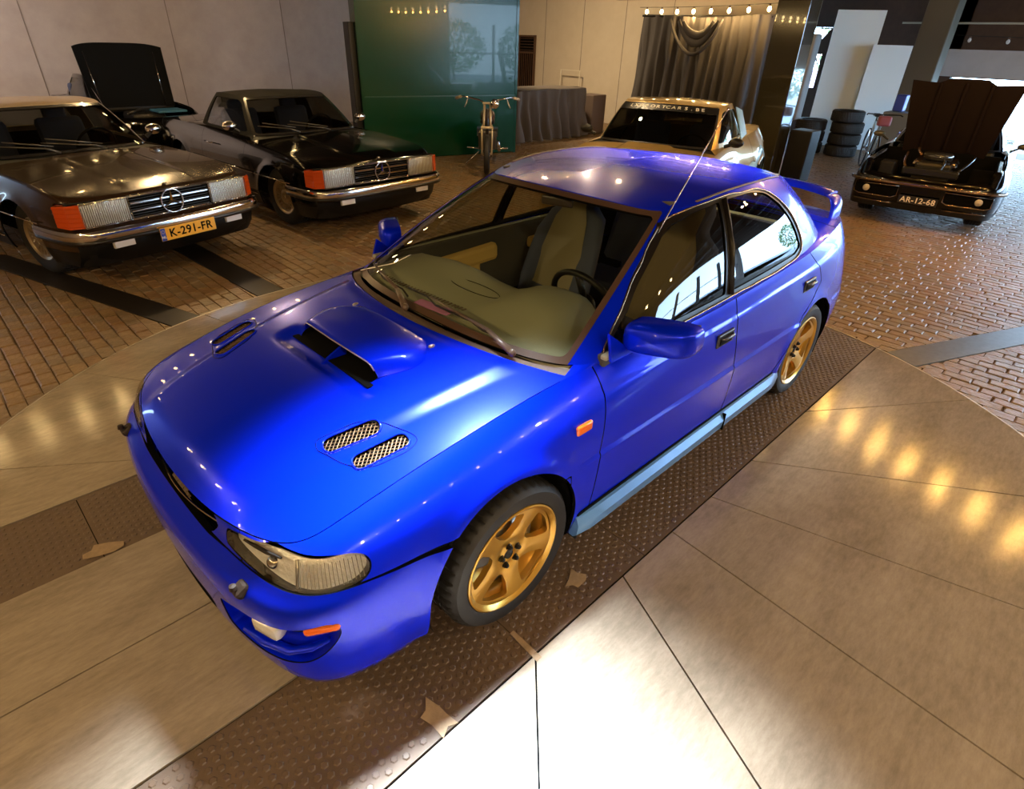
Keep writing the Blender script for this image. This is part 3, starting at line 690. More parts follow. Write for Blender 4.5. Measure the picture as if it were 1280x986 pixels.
        for (cc,z,w_,h_,m_,nm,lb) in ((.625,.442,.105,.062,REFL,'fog_lamp','clear rectangular fog lamp'),(.822,.486,.105,.032,AMB,'turn_signal','amber turn signal')):
            p,nn = on(cc,z,-.018 if nm=='turn_signal' else -.026); t = Vector((-nn.y,nn.x,0)).normalized(); u = nn.cross(t).normalized()
            rot = Matrix((t,u,nn)).transposed(); b = MB(); b.box(p,(w_,h_,.05),rot,.018); o=b.build(nm, m_, ro); autosmooth(o,50); o['label']=lb
            if nm=='fog_lamp':
                b = MB(); b.box(p+nn*.004,(w_*.96,h_*.94,.046),rot,.018); 
                q = b.build('fog_lamp_glass', LENS, ro); autosmooth(q,50)
        b = MB(); p,nn = on(.74,.295,-.004); pts=[on(cc,z,-.012)[0] for cc,z in ((.50,.345),(.60,.352),(.70,.368),(.78,.395),(.84,.430))]
        b.tube(pts,[.010,.012,.012,.011,.008],8,squash=(1.4,.7)); b.build('lip_blade', BLUE, ro, True)
        # headlamp washer nozzle on the bumper shoulder
        p = Vector((2.088,.540*s,.548)); b=MB(); rt=Matrix.Rotation(.5,3,'Y')
        b.box(p,(.050,.046,.034),rt,.012); b.lathe([(.0001,.016),(.010,.014),(.012,0)],10,(p.x+.02,p.y,p.z+.016)); b.build('washer_nozzle', mat('nozzle_rubber',(.022,.013,.008),.6,spec=.25), T)
    # intake and grille backing
    b = MB(); b.box((1.93,0,.345),(.05,.62,.24)); 
    for k in range(6): b.box((1.99,0,.27+k*.032),(.02,.58,.006))
    b.build('lower_intake', VOID, T)
    b = MB(); b.box((1.975,0,.625),(.03,.60,.09)); gv = b.build('grille', VOID, T)
    for k in range(3):
        b = MB(); pts=[(2.035-.10*(y/.6)**2*1.3, y, .602+k*.018) for y in np.linspace(-.28,.28,13)]; b.tube(pts,.0028,6); b.build('grille_bar', BLK, gv)
    b = MB(); pts=[(2.075-.12*(y/.6)**2*1.5, y, .592) for y in np.linspace(-.29,.29,15)]; b.tube(pts,.004,6); b.build('grille_trim', CHR, gv)
    b = MB(); b.lathe([(.0001,.008),(.030,.006),(.036,0),(.036,-.004)],28,(0,0,0),'X'); b.V=[(v[0]+2.048,v[1]*1.35,v[2]*.72+.624) for v in b.V]; em=b.build('oval_badge', mat('badge_blue',(.02,.05,.22),.2,coat=1), T, True)
    em['label']='small oval star badge in the grille'
    b=MB(); 
    for k in range(40): pass
    ring=[(2.054,.0475*math.cos(a),.624+.0255*math.sin(a)) for a in np.linspace(0,2*PI,33)[:-1]]; b.tube(ring,.0028,6,closed=True)
    for (y,z,r) in ((.016,.630,.006),(-.004,.632,.0042),(-.018,.628,.0042),(-.008,.618,.0042),(-.022,.617,.0042),(.008,.617,.0042)):
        b.box((2.058,y,z),(.004,r*2,r*.7)); b.box((2.058,y,z),(.004,r*.7,r*2))
    b.build('badge_stars', CHR, em)
    # ---- bonnet
    top = A.P[:,-1]; i3 = int(np.argmin(np.abs(c-.665))); 
    i7 = int(np.argmin(np.abs(top[:,0]-.90)+ (top[:,1]<.6)*9))
    edge = top[i3:i7+1]
    a_ = resample(edge, 110); cfr = resample(top[:i3+1][::-1], 70)
    ctr = resample(curve([(top[0,0],0,top[0,2]),(2.045,0,.698),(1.96,0,.735),(1.80,0,.786),(1.55,0,.850),(1.30,0,.893),(1.18,0,.918),(1.105,0,.940)],80),110)
    rr = resample(curve([tuple(a_[-1]),(.955,.66,.903),(1.03,.50,.920),(1.075,.28,.932),(1.105,.12,.939),(1.105,0,.940)],60),70)
    rr[0]=a_[-1]; rr[-1]=ctr[-1]; ctr[0]=cfr[-1]; cfr[0]=a_[0]
    H = coons(a_, ctr, cfr, rr)
    hx, hy = H[:,:,0], H[:,:,1]; ss = np.linspace(0,1,110)[:,None]; tt=np.linspace(0,1,70)[None]
    lift = .055*np.sin(np.clip(ss/.22,0,1)*PI/2)*(1-ss)**1.2*(1-(1-tt)**3)*np.sin(np.clip(tt*6,0,1)*PI/2)   # rolled leading edge
    H[:,:,2] += lift*.12*(1-sstep(.35,.8,ss))
    yr = .44+(1.95-hx)*.14
    H[:,:,2] += .011*(1-sstep(yr-.035,yr+.035,hy))*sstep(0,.12,ss)*sstep(1.0,.93,ss)
    # shallow dish in front of the scoop mouth
    H[:,:,2] -= .016*np.exp(-((hx-1.47)/.05)**4)*(1-sstep(.26,.36,hy))
    H[:,-1,1]=0; H[:,:,1]=np.maximum(H[:,:,1],0)
    Hg = Grid(H, H[:,:,:2].copy(), flip=True)
    if Hg.N[50,30,2]<0: Hg = Grid(H, H[:,:,:2].copy())
    def slot(x0,y0,x1,y1,w):
        d=np.array([x1-x0,y1-y0]); L=np.linalg.norm(d); d/=L; nrm=np.array([-d[1],d[0]])*w/2; p0=np.array([x0,y0]); p1=np.array([x1,y1])
        return rp([p0+nrm,p0-nrm,p1-nrm,p1+nrm], w*.49, 6)
    slots=[slot(1.725,.422,1.545,.476,.068), slot(1.695,.547,1.512,.586,.066)]
    mouth = rp([(1.452,-.1),(1.446,.235),(1.43,.262),(1.345,.262),(1.34,-.1)],.012)
    seam = rp([(1.745,.415),(1.725,.372),(1.587,.410),(1.530,.485),(1.498,.560),(1.490,.615),(1.54,.632),(1.655,.604),(1.705,.54),(1.722,.48)],.03)
    hout=np.vstack([H[:,0,:2], H[-1,1:,:2], [(1.0,-.5),(2.3,-.5)], H[0,::-1,:2][:-1]])
    bonnet = panel('bonnet', Hg, BLUE, T, keep=[hout], drop=slots+[mouth], gap=.0035, depth=.02)
    def hz(x,y):
        k = np.argmin((H[:,:,0]-x)**2+(H[:,:,1]-abs(y))**2); i,j=divmod(k,70); n_=Hg.N[i,j]; return H[i,j,2]-(n_[0]*(x-H[i,j,0])+n_[1]*(abs(y)-H[i,j,1]))/n_[2], n_
    for s in (1,-1):
        b=MB(); pts=[(x,y*s,hz(x,y)[0]+.0004) for x,y in seam]; b.tube(pts,.0016,5,closed=True); b.build('vent_seam', VOID, bonnet)
        for sl in slots:
            b=MB(); pts=[(x,y*s,hz(x,y)[0]+.0015) for x,y in sl]; b.tube(pts,.0030,6,closed=True); vr=b.build('vent_rim', BLUE, bonnet, True)
            cx_,cy_=sl.mean(0); b=MB(); 
            bb=MB(); pz=[(x,y*s,hz(x,y)[0]-.030) for x,y in sl]; bb.add(pz,[tuple(range(len(pz)))]); bb.build('vent_backing', VOID, bonnet)
            ang=(.5,-.5)
            for an in (.72,-.72):       # expanded-metal mesh
                dx,dy=math.cos(an),math.sin(an)
                for k in range(-16,17):
                    ox,oy=cx_+(-dy)*k*.0125, cy_+dx*k*.0125
                    t=np.linspace(-.16,.16,81); pp=np.stack([ox+dx*t,oy+dy*t],1); ins=sdf(pp,sl)<0
                    if ins.sum()<2: continue
                    q=pp[ins]; z0=hz(q[0,0],q[0,1])[0]-.008; z1=hz(q[-1,0],q[-1,1])[0]-.008
                    b.tube([(q[0,0],q[0,1]*s,z0),(q[-1,0],q[-1,1]*s,z1)],.0019,4,cap=False)
            b.build('vent_mesh', mat('mesh_metal',(.13,.078,.036),.45,metal=.6), bonnet, True)
        # windscreen washer jets
        z,n_=hz(1.169,.268); b=MB(); b.sphere((1.169,.268*s,z),.013,12,6,(1.2,.8,.55)); b.build('washer_jet', STEEL, bonnet, True)
    # scoop
    nx, ny = 40, 46; SG=np.zeros((nx,ny,3))
    for i,u in enumerate(np.linspace(0,1,nx)):
        x = 1.415-u*.250
        for j,v in enumerate(np.linspace(0,1,ny)):
            wd=.274+.050*min(1,u/.45)-.10*max(0,(u-.55)/.45)**2; y=v*wd; z=hz(x,y)[0]
            prof = math.cos(min(1,max(0,(v-.80)/.20))*PI/2)**.8 if v>.80 else 1
            h = .050*(math.cos(u*PI/2)**.85)*prof*(1-.10*v*v)
            xx = x + .012*(1-v*v)*(1-u) ; SG[i,j]=(xx,y,z+h+.0022)
    SG[:,0,1]=0; sg=Grid(SG, SG[:,:,:2].copy(), flip=True)
    if sg.N[20,10,2]<0: sg=Grid(SG, SG[:,:,:2].copy())
    V,N,Q_,Fc=sg.raw(); Fc=Fc.tolist(); V2,F2=flange(V,N,Fc,.005,True)
    n=len(V2); VV=np.vstack([V2,V2*[1,-1,1]]); sc=obj('bonnet_scoop', VV, F2+[[i+n for i in f[::-1]] for f in F2], BLUE, bonnet)
    lip=MB(); pts=[(SG[0,j,0]+.001,SG[0,j,1],SG[0,j,2]-.002) for j in range(0,ny-1,3)]; pts=[(p[0],-p[1],p[2]) for p in pts[::-1][:-1]]+pts
    lip.tube(pts,.0032,6); lip.build('scoop_lip', mat('scoop_edge',(.25,.2,.3),.25,coat=1), bonnet, True)
    b=MB(); b.box((1.345,0,hz(1.35,0)[0]+.003),(.02,.54,.036)); b.box((1.40,0,hz(1.40,0)[0]-.026),(.13,.56,.004)); b.build('scoop_throat', VOID, bonnet)
    b=MB(); zc=hz(1.44,0)[0]; b.add([(1.50,-.006,zc-.014),(1.50,.006,zc-.014),(1.385,.006,zc+.042),(1.385,-.006,zc+.042),(1.385,-.006,zc-.01),(1.385,.006,zc-.01)],[(0,1,2,3),(0,3,4),(1,5,2),(0,4,5,1),(2,5,4,3)]); b.build('scoop_divider', BLUE, bonnet)
    # ---- greenhouse
    B0=[(1.035,0,.940),(1.030,.25,.936),(.985,.50,.924),(.885,.690,.905),(.745,.775,.902),(.30,.795,.915),(-.30,.800,.935),(-.80,.792,.955),(-1.15,.765,.975),(-1.42,.705,.985),(-1.60,.60,.99),(-1.68,.34,.995),(-1.70,0,.998)]
    B3=[(.262,0,1.352),(.255,.20,1.350),(.215,.38,1.340),(.125,.530,1.312),(-.04,.592,1.335),(-.24,.607,1.358),(-.50,.612,1.366),(-.76,.600,1.362),(-.96,.575,1.345),(-1.08,.53,1.325),(-1.16,.44,1.325),(-1.21,.24,1.332),(-1.22,0,1.336)]
    B0=np.array(B0);B3=np.array(B3); rows=[B0]
    for t,bu in ((.33,.024),(.68,.030)):
        m_=B0*(1-t)+B3*t; d=np.gradient(m_,axis=0); nn=np.stack([d[:,1],-d[:,0],np.zeros(len(d))],1); nn/=np.linalg.norm(nn,axis=1,keepdims=True); nn=nn*np.array([1,1,0])
        m_=m_+nn*bu+np.array([0,0,bu*.3]); rows.append(m_)
    rows.append(B3); GC=np.stack(rows,1); GC[0,:,1]=0; GC[-1,:,1]=0; GC[1,:,0]=GC[0,:,0]-.002; GC[-2,:,0]=GC[-1,:,0]+.002
    gu,gvn=330,44; GP=netsurf(GC,gu,gvn,ref=1); GP[0,:,1]=0; GP[-1,:,1]=0
    l2=GP[:,gvn//2]; gc=np.concatenate([[0],np.cumsum(np.linalg.norm(np.diff(l2[:,:2],axis=0),axis=1))])
    vv=np.linspace(0,1,gvn)
    def mk(Qf): 
        G=Grid(GP, None); G.Q=Qf; return G
    Qcv=np.stack([np.repeat(gc[:,None],gvn,1), np.repeat(vv[None],gu,0)],2)
    Qxz=np.stack([GP[:,:,0],GP[:,:,2]],2).copy(); far=gc<.60; Qxz[far]=(9,9); rearc = (gc>gc[-1]-.42); Qxz[rearc]=(-9,9)
    ca=.640   # column of the A pillar edge of the screen
    ws=rp([(-.5,.035),(ca-.005,.035),(ca-.005,.955),(-.5,.955)],[.01,.03,.03,.01]); wso=rp([(-.5,-.02),(ca+.022,-.02),(ca+.022,.995),(-.5,.995)],.012)
    rs_=gc[-1]-.545; rw=rp([(rs_,.10),(gc[-1]+.5,.10),(gc[-1]+.5,.93),(rs_+.06,.93)],.05); rwo=rp([(rs_-.03,.06),(gc[-1]+.5,.06),(gc[-1]+.5,.97),(rs_+.03,.97)],.05)
    fwin=rp([(.700,.938),(-.118,.960),(-.205,1.330),(-.02,1.312),(.155,1.272),(.43,1.118)],[.01,.012,.012,.04,.05,.06])
    rwin=rp([(-.195,.962),(-.900,.985),(-.985,1.010),(-.93,1.12),(-.81,1.235),(-.64,1.318),(-.50,1.336),(-.272,1.334)],[.012,.02,.02,.08,.08,.05,.05,.012])
    trim=rp([(.755,.912),(-.93,.960),(-1.02,1.000),(-.955,1.128),(-.828,1.249),(-.65,1.332),(-.48,1.350),(-.20,1.345),(-.015,1.327),(.165,1.286),(.448,1.130)],[.01,.03,.03,.08,.08,.06,.06,.06,.05,.05,.06])
    gs=mk(Qxz); gf=mk(Qcv)
    # pillars and roof rails: screen outline, rear-window outline and door glass all removed in turn
    V,N,Q1,Fc=cut(gf, drop=[wso,rwo], gap=.0)
    ii=np.array([0]); # re-attach x,z coordinates
    xz=np.stack([V[:,0],V[:,2]],1); xz[(Q1[:,0]<.60)]=(9,9); xz[Q1[:,0]>gc[-1]-.42]=(-9,9)
    V,N,Q2,Fc=cut((V,N,xz,Fc), drop=[trim], gap=.001)
    V2,F2=flange(V,N,Fc,.012,True); n=len(V2); VV=np.vstack([V2,V2*[1,-1,1]])
    obj('pillars', VV, F2+[[i+n for i in f[::-1]] for f in F2], BLUE, T)
    panel('window_seal', gs, RUB, T, keep=[trim], drop=[fwin,rwin], gap=.0, off=-.003, depth=.014, side='LR')
    wg=panel('windscreen', gf, WGL, T, keep=[ws], gap=0, off=-.004, depth=0)
    wt=panel('windscreen_seal', gf, mat('screen_seal',(.075,.042,.026),.28,coat=.4), T, keep=[wso], drop=[ws], gap=-.001, off=-.002, depth=.012)
    panel('front_window', gs, SGL, T, keep=[fwin], gap=-.003, off=-.009, depth=0, side='LR')
    panel('rear_door_window', gs, SGL, T, keep=[rwin], gap=-.003, off=-.009, depth=0, side='LR')
    panel('rear_screen', gf, SGL, T, keep=[rw], gap=-.002, off=-.004, depth=0)
    panel('rear_screen_seal', gf, RUB, T, keep=[rwo], drop=[rw], gap=-.001, off=-.002)
    # chrome-brown line round the door glass
    def gpt(x,z,off=.003):
        k=np.argmin((Qxz[:,:,0]-x)**2+(Qxz[:,:,1]-z)**2); i,j=divmod(k,gvn); p=GP[i,j]; g_=gs.N[i,j]; return Vector(p)+Vector(g_)*off
    for s in (1,-1):
        b=MB(); pts=[gpt(x,z,.001) for x,z in resample(np.vstack([trim,trim[:1]]),90)[:-1]]
        sm=[(pts[i-1]+pts[i]*2+pts[(i+1)%len(pts)])/4 for i in range(len(pts))]
        b.tube([(p.x,p.y*s,p.z) for p in sm],.0042,6,closed=True); b.build('window_moulding', mat('moulding_metal',(.42,.27,.17),.22,metal=.9), T, True)
        b=MB(); b.tube([gpt(-.155,.955),gpt(-.20,1.15),gpt(-.235,1.335)],.011,8,squash=(1.6,.6)); b.V=[(v[0],v[1]*s,v[2]) for v in b.V]; b.build('pillar_trim', RUB, T, True)
        b=MB()
        pts=[]
        for p in resample(np.array([GP[i,-1] for i in range(int(gu*.27),int(gu*.70),3)]),50): pts.append((p[0],p[1]*s*.985,p[2]+.004))
        b.tube(pts,.0055,6,squash=(1.4,.6)); b.build('drip_moulding', mat('drip_rubber',(.16,.10,.08),.35), T, True)
    # roof
    tp=GP[:,-1]; j1=int(np.argmin(np.abs(gc-.60))); j2=int(np.argmin(np.abs(gc-(gc[-1]-.50))))
    e1=resample(tp[:j1+1][::-1],50); e2=resample(tp[j1:j2+1],90); e3=resample(tp[j2:],50)
    cl=resample(curve([tuple(tp[0]),(.20,0,1.366),(.05,0,1.388),(-.35,0,1.408),(-.75,0,1.400),(-1.05,0,1.368),tuple(tp[-1])],80),90); cl[0]=tp[0]; cl[-1]=tp[-1]
    RP=coons(e2, cl, e1, e3); RP[:,-1,1]=0
    rg=Grid(RP, RP[:,:,:2].copy(), flip=True)
    if rg.N[40,25,2]<0: rg=Grid(RP, RP[:,:,:2].copy())
    panel('roof', rg, BLUE, T, gap=0, depth=.01)
    # boot lid
    i8=int(np.argmin(np.abs(top[:,0]+1.66)+(top[:,1]<.3)*9)); e=top[i8:]
    k3=int(np.argmin(np.abs(e[:,1]-.60)+(e[:,0]>-1.9)*9))
    s1=resample(e[:k3+1],60); s2=resample(e[k3:],50)
    r0=resample(curve([tuple(s1[0]),(-1.70,.6,.990),(-1.74,.35,1.0),(-1.745,.1,1.003),(-1.745,0,1.003)],60),50); r0[0]=s1[0]
    ct=resample(curve([tuple(r0[-1]),(-1.9,0,1.012),(-2.05,0,1.005),tuple(s2[-1])],50),60); ct[0]=r0[-1]; ct[-1]=s2[-1]
    TP=coons(s1,ct,r0,s2); TP[:,-1,1]=0; tg=Grid(TP,TP[:,:,:2].copy(),flip=True)
    if tg.N[30,20,2]<0: tg=Grid(TP,TP[:,:,:2].copy())
    panel('boot_lid', tg, BLUE, T, gap=.002, depth=.015)
    # shelf between rear screen and boot, and cowl
    gb=GP[:,0]
    def strip(name, ca_, cb_, m_, n=60, dz=0, mirror=True):
        a=resample(ca_,n); b_=resample(cb_,n); V=[tuple(p) for p in a]+[tuple(p) for p in b_]; Fc=[(i,i+1,n+i+1,n+i) for i in range(n-1)]
        if mirror: V+=[(x,-y,z) for x,y,z in V]; Fc+=[tuple(2*n+i for i in f[::-1]) for f in Fc]
        return obj(name, V, Fc, m_, T)
    k0=int(np.argmin(np.abs(gc-.70))); 
    strip('cowl_panel', np.vstack([rr[:,:]])[::-1]+[-.004,0,-.006], gb[:k0+1]+[.012,0,-.012], COWL)
    k1=int(np.argmin(np.abs(gc-(gc[-1]-1.0)))); strip('rear_shelf', gb[k1:]+[0,0,-.002], np.vstack([resample(top[i8-30:i8+1],20), r0[1:]])+[0,-.0,-.002], BLUE)
    # shoulder filler between body top line and glass base
    st_=int(np.argmin(np.abs(top[:,0]-.90)+(top[:,1]<.6)*9))
    for s in (1,-1): strip('shoulder_panel', (top[st_-4:i8-24]+[0,-.001,-.001])*[1,s,1], gb[int(np.argmin(np.abs(gc-.68))):k1+6]*[1,s,1], BLUE, 90, mirror=False)
    # ---- side skirts (daylight on them painted in as light blue), arch liners, underbody
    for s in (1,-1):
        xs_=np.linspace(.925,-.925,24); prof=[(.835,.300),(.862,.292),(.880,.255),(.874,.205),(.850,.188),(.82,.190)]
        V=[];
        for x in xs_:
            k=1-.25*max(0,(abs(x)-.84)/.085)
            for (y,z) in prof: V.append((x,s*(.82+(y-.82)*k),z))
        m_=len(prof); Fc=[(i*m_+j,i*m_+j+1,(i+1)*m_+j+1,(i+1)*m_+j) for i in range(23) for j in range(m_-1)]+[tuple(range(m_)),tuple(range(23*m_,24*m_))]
        o=obj('side_skirt', V, Fc if s<0 else [f[::-1] for f in Fc], SKIRT, T); autosmooth(o,30); o['label']='side skirt, lighter blue painted in for daylight'
        b=MB(); b.box((-.245,s*.874,.245),(.004,.02,.10)); b.build('skirt_joint', VOID, T)
        b=MB(); b.box((.0,s*.845,.306),(1.84,.018,.012)); b.build('skirt_shadow_gap', VOID, T)
        for (ax,az,ar) in (AF,AR):
            pf=[(ar+.004,0.0),(ar+.004,-.40)]; V=[];n=40
            for (r,h) in pf:
                for k in range(n+1): a=-.35+(PI+.7)*k/n; V.append((ax+r*math.cos(a), s*(.832+h), az+r*math.sin(a)))
            Fc=[(k,k+1,n+1+k+1,n+1+k) for k in range(n)]+[tuple(range(n+1,2*n+2))]
            obj('arch_liner', V, Fc, VOID, T)
        # mud flap edge behind the front wheel
        b=MB(); b.box((.895,s*.76,.235),(.012,.16,.17),None,.004); b.build('mud_flap', BLK, T)
        # handles
        for (hx_,hz_) in ((-.086,.770),(-1.067,.790)):
            k=np.argmin((A.Q[:,:,0]-cx(hx_))**2+(A.Q[:,:,1]-hz_)**2); i,j=divmod(k,A.nv); y=A.P[i,j,1]
            b=MB(); b.box((hx_,s*(y+.001),hz_),(.150,.014,.066),None,.006); hb=b.build('door_handle', mat('handle_black',(.03,.03,.035),.35), T)
            b=MB(); b.box((hx_,s*(y+.008),hz_-.006),(.115,.006,.034),None,.003); b.build('handle_recess', VOID, hb)
            b=MB(); b.tube([(hx_+.055,s*(y+.010),hz_+.012),(hx_+.03,s*(y+.020),hz_+.012),(hx_-.045,s*(y+.020),hz_+.010),(hx_-.058,s*(y+.010),hz_+.010)],.0085,8); b.build('handle_grip', mat('handle_grip',(.05,.05,.06),.25), hb, True)
        # side marker
        k=np.argmin((A.Q[:,:,0]-cx(.925))**2+(A.Q[:,:,1]-.728)**2); i,j=divmod(k,A.nv); y=A.P[i,j,1]
        b=MB(); b.box((.925,s*(y+.002),.728),(.085,.018,.042),None,.009); o=b.build('side_marker', AMB, T); autosmooth(o,50); o['label']='orange side marker lamp'
        # mirror
        SW=.5; mh=MB(); n1,n2=14,24; cxm,cym,czm=.57,.862,.985
        for i in range(n1+1):
            u=i/n1; 
            for k in range(n2):
                a=2*PI*k/n2; ca_,sa_=math.cos(a),math.sin(a)
                ex=abs(ca_)**.45*math.copysign(1,ca_); ez=abs(sa_)**.6*math.copysign(1,sa_)
                r=max(0,1-(1-u)**4)**.32; 
                mh.V.append((cxm+.075-.118*u-SW*(ex*.122*r+.02), s*(cym+.015+ex*.122*r*(1-.0*u)+.012*(1-u)), czm+ez*.066*r+.004*(1-u)))
        mh.F=[(i*n2+k,(i+1)*n2+k,(i+1)*n2+(k+1)%n2,i*n2+(k+1)%n2) for i in range(n1) for k in range(n2)]+[tuple(range(n1*n2,(n1+1)*n2))]
        if s>0: mh.F=[f[::-1] for f in mh.F]
        mo=mh.build('wing_mirror', BLUE, T, True); autosmooth(mo,60)
        b=MB(); b.box((cxm-.058,s*(cym+.016),czm),(.006,.225,.112),Matrix.Rotation(s*math.atan(.62),3,'Z'),.003); b.build('mirror_glass', CHR, mo)
        b=MB(); b.tube([(.60,s*.775,.945),(.59,s*.80,.952),(.58,s*.83,.962)],[.036,.026,.03],10,squash=(1.2,.8)); b.build('mirror_stalk', BLUE, mo, True)
        b=MB(); b.prism([(0,0),(.12,0),(.012,.10)],0,.012); b.V=[(.745-v[0]*1.15, s*(.786+v[2]-v[1]*.32), .915+v[1]*1.0) for v in b.V]; b.build('mirror_sail', BLUE, mo)
    b=MB(); b.box((0,0,.23),(3.9,1.35,.05)); b.box((0,0,.30),(1.7,1.60,.10)); b.build('underbody', VOID, T)
    # ---- wheels
    for (x,s,st) in ((1.262,1,.0),(1.262,-1,0),(-1.26,1,0),(-1.26,-1,0)):
        arch_wheel(T, x, s*.842, s, .302, .2215, .205, GOLD, 'five', st, spin={1.262:.42,-1.26:-.2}[x])
    # ---- wipers: arms hug the screen foot
    def gcv(cc,v,off):
        sgn = 1 if cc>=0 else -1; k=np.argmin((Qcv[:,:,0]-abs(cc))**2*4+(Qcv[:,:,1]-v)**2); i,j=divmod(k,gvn); p=GP[i,j]; n_=gf.N[i,j]
        return Vector((p[0]+n_[0]*off,(p[1]+n_[1]*off)*sgn,p[2]+n_[2]*off))
    WM=mat('wiper_arm',(.085,.055,.038),.4)
    for (p0,p1,e0,e1,vb) in ((.47,.02,.38,-.14,.02),(-.04,-.46,-.10,-.58,.025)):
        a=gcv(p0,-.02,.022)+Vector((.02,0,-.004)); m1=gcv(p0-.12,.035,.030); e=gcv(p1,.085,.018)
        b=MB(); b.sphere(a,.016,10,6); b.tube([a,m1],[.013,.009],8,squash=(1.3,.7)); b.tube([m1,e],[.008,.004],8,squash=(1.4,.6)); w_=b.build('wiper', WM, T, True)
        b=MB(); pts=[gcv(e0+(e1-e0)*t,vb+.03+.05*t,.010) for t in np.linspace(0,1,9)]; b.tube(pts,.0045,6); b.build('wiper_blade', BLK, w_, True)
    # third thin linkage seen through the glass
    b=MB(); b.tube([(.935,-.60,.935),(.86,-.42,1.0),(.80,-.36,1.045)],.003,6); b.build('antenna_wire', STEEL, T)
    # aerial on the left front pillar
    b=MB(); b.tube([(.215,.575,1.235),(.19,.575,1.262),(-.01,.572,1.48),(-.215,.568,1.70)],[.006,.0035,.0028,.002],8); b.sphere((-.215,.568,1.70),.006,8,5)
    a_o=b.build('radio_aerial', mat('aerial_steel',(.85,.62,.60),.2,metal=1), T, True)
    b=MB(); b.tube([(.262,.583,1.205),(.17,.560,1.282)],[.012,.012],8,squash=(1.2,.5)); b.build('aerial_base', RUB, a_o, True)
    # ---- rear wing
    V=[];ny=41;prof=[(0,0),(.03,.012),(.075,.022),(.13,.024),(.178,.016),(.185,.010),(.17,.002),(.12,-.008),(.05,-.010)]
    for y in np.linspace(-.525,.525,ny):
        k=(abs(y)/.525)**3; 
        for (dx,dz) in prof: V.append((-1.895-dx*1.02-.03*(1-k)*0-.02*(abs(y)/.525)**2, y, 1.135+dz-.035*k))
    m_=len(prof); Fc=[(i*m_+j,i*m_+(j+1)%m_,(i+1)*m_+(j+1)%m_,(i+1)*m_+j) for i in range(ny-1) for j in range(m_)]+[tuple(range(m_-1,-1,-1)),tuple(range((ny-1)*m_,ny*m_))]
    wi=obj('rear_wing', V, [f[::-1] for f in Fc], BLUE, T); autosmooth(wi,50)
    for s in (1,-1):
        V=[]; n=16
        path=[((-1.93,.600,.965),.100,.016),((-1.945,.596,1.01),.096,.018),((-1.965,.582,1.06),.092,.020),((-1.985,.555,1.095),.092,.020),((-1.995,.512,1.112),.092,.018)]
        for (p,rx,ry) in path:
            for k in range(n): a=2*PI*k/n; V.append((p[0]+rx*math.cos(a), s*(p[1]+ry*math.sin(a)), p[2]))
        Fc=[(i*n+k,i*n+(k+1)%n,(i+1)*n+(k+1)%n,(i+1)*n+k) for i in range(len(path)-1) for k in range(n)]+[tuple(range(4*n,5*n))]
        obj('wing_pedestal', V, Fc, BLUE, wi)
    b=MB(); b.box((-2.085,0,1.125),(.012,.30,.012)); b.build('brake_lamp', mat('red_lens2',(.3,.01,.01),.2), wi)
    # ---- cabin
    dz=MB(); ny=30; rows_=[(1.0,.905),(.92,.925),(.80,.94),(.66,.950),(.56,.948),(.50,.925),(.48,.86),(.49,.60)]
    V=[]
    for y in np.linspace(-.70,.70,ny):
        for k,(x,z) in enumerate(rows_):
            hump=.050*math.exp(-((y-.36)/.19)**4) if 2<=k<=6 else 0; pas=.018*math.exp(-((y+.33)/.22)**4) if 1<=k<=5 else 0
            V.append((x-.10*(abs(y)/.7)**2*(1 if k<3 else .3)-(hump*1.3 if k>=3 else 0), y*(1-.02*k), z+hump+pas-.02*(abs(y)/.7)**4))
    m_=len(rows_); o=obj('dashboard', V, [(i*m_+j,i*m_+j+1,(i+1)*m_+j+1,(i+1)*m_+j) for i in range(ny-1) for j in range(m_-1)], DASH, T)
    b=MB(); ring=[(.70+.045*math.cos(a),-.02+.16*math.sin(a),.957) for a in np.linspace(0,2*PI,40)[:-1]]; b.tube(ring,.0016,5,closed=True); b.build('dash_seam', VOID, o)
    b=MB()
    for k in range(30): b.box((.905-.004*abs(k-8)*.3,-.52+k*.022,.944),(.022,.006,.004))
    b.build('demister_slots', mat('slot_brown',(.10,.06,.03),.5), o)
    b=MB(); b.box((.962,.015,.945),(.055,.20,.004),Matrix.Rotation(.12,3,'Z'),.0015); b.build('purple_sticker', mat('purple_card',(.50,.17,.40),.6), o)['label']='purple card lying at the foot of the windscreen'
    b=MB(); b.box((.05,0,.36),(2.6,1.45,.03)); b.build('cabin_floor', mat('carpet',(.02,.02,.022),.95), T)
    b=MB(); b.box((.30,0,.50),(.75,.20,.28),None,.03); b.box((.34,0,.68),(.12,.04,.12),None,.02); b.build('centre_console', BLK, T)
    def seat(x,y,rear=False):
        V=[];n=28
        st=[(0,.30,.045),(.10,.31,.055),(.25,.30,.055),(.40,.28,.05),(.52,.23,.045),(.57,.15,.045),(.60,.13,.045),(.68,.135,.045),(.74,.11,.035),(.76,.05,.02)]
        r=MB()
        for h,w_,t_ in st:
            for k in range(n):
                a=2*PI*k/n; ex=abs(math.cos(a))**.6*math.copysign(1,math.cos(a)); ey=abs(math.sin(a))**.6*math.copysign(1,math.sin(a))
                xx=x-.22-h*.36+ey*t_+.035*(abs(ex)**3)*(1 if h<.5 else 0); r.V.append((xx,y+ex*w_*.86,.56+h*.93))
        r.F=[(i*n+k,i*n+(k+1)%n,(i+1)*n+(k+1)%n,(i+1)*n+k) for i in range(len(st)-1) for k in range(n)]+[tuple(range((len(st)-1)*n,len(st)*n))]
        r.box((x+.02,y,.50),(.52,.52,.14),Matrix.Rotation(-.12,3,'Y'),.05)
        so=r.build('front_seat', SEATB, T, True); autosmooth(so,70)
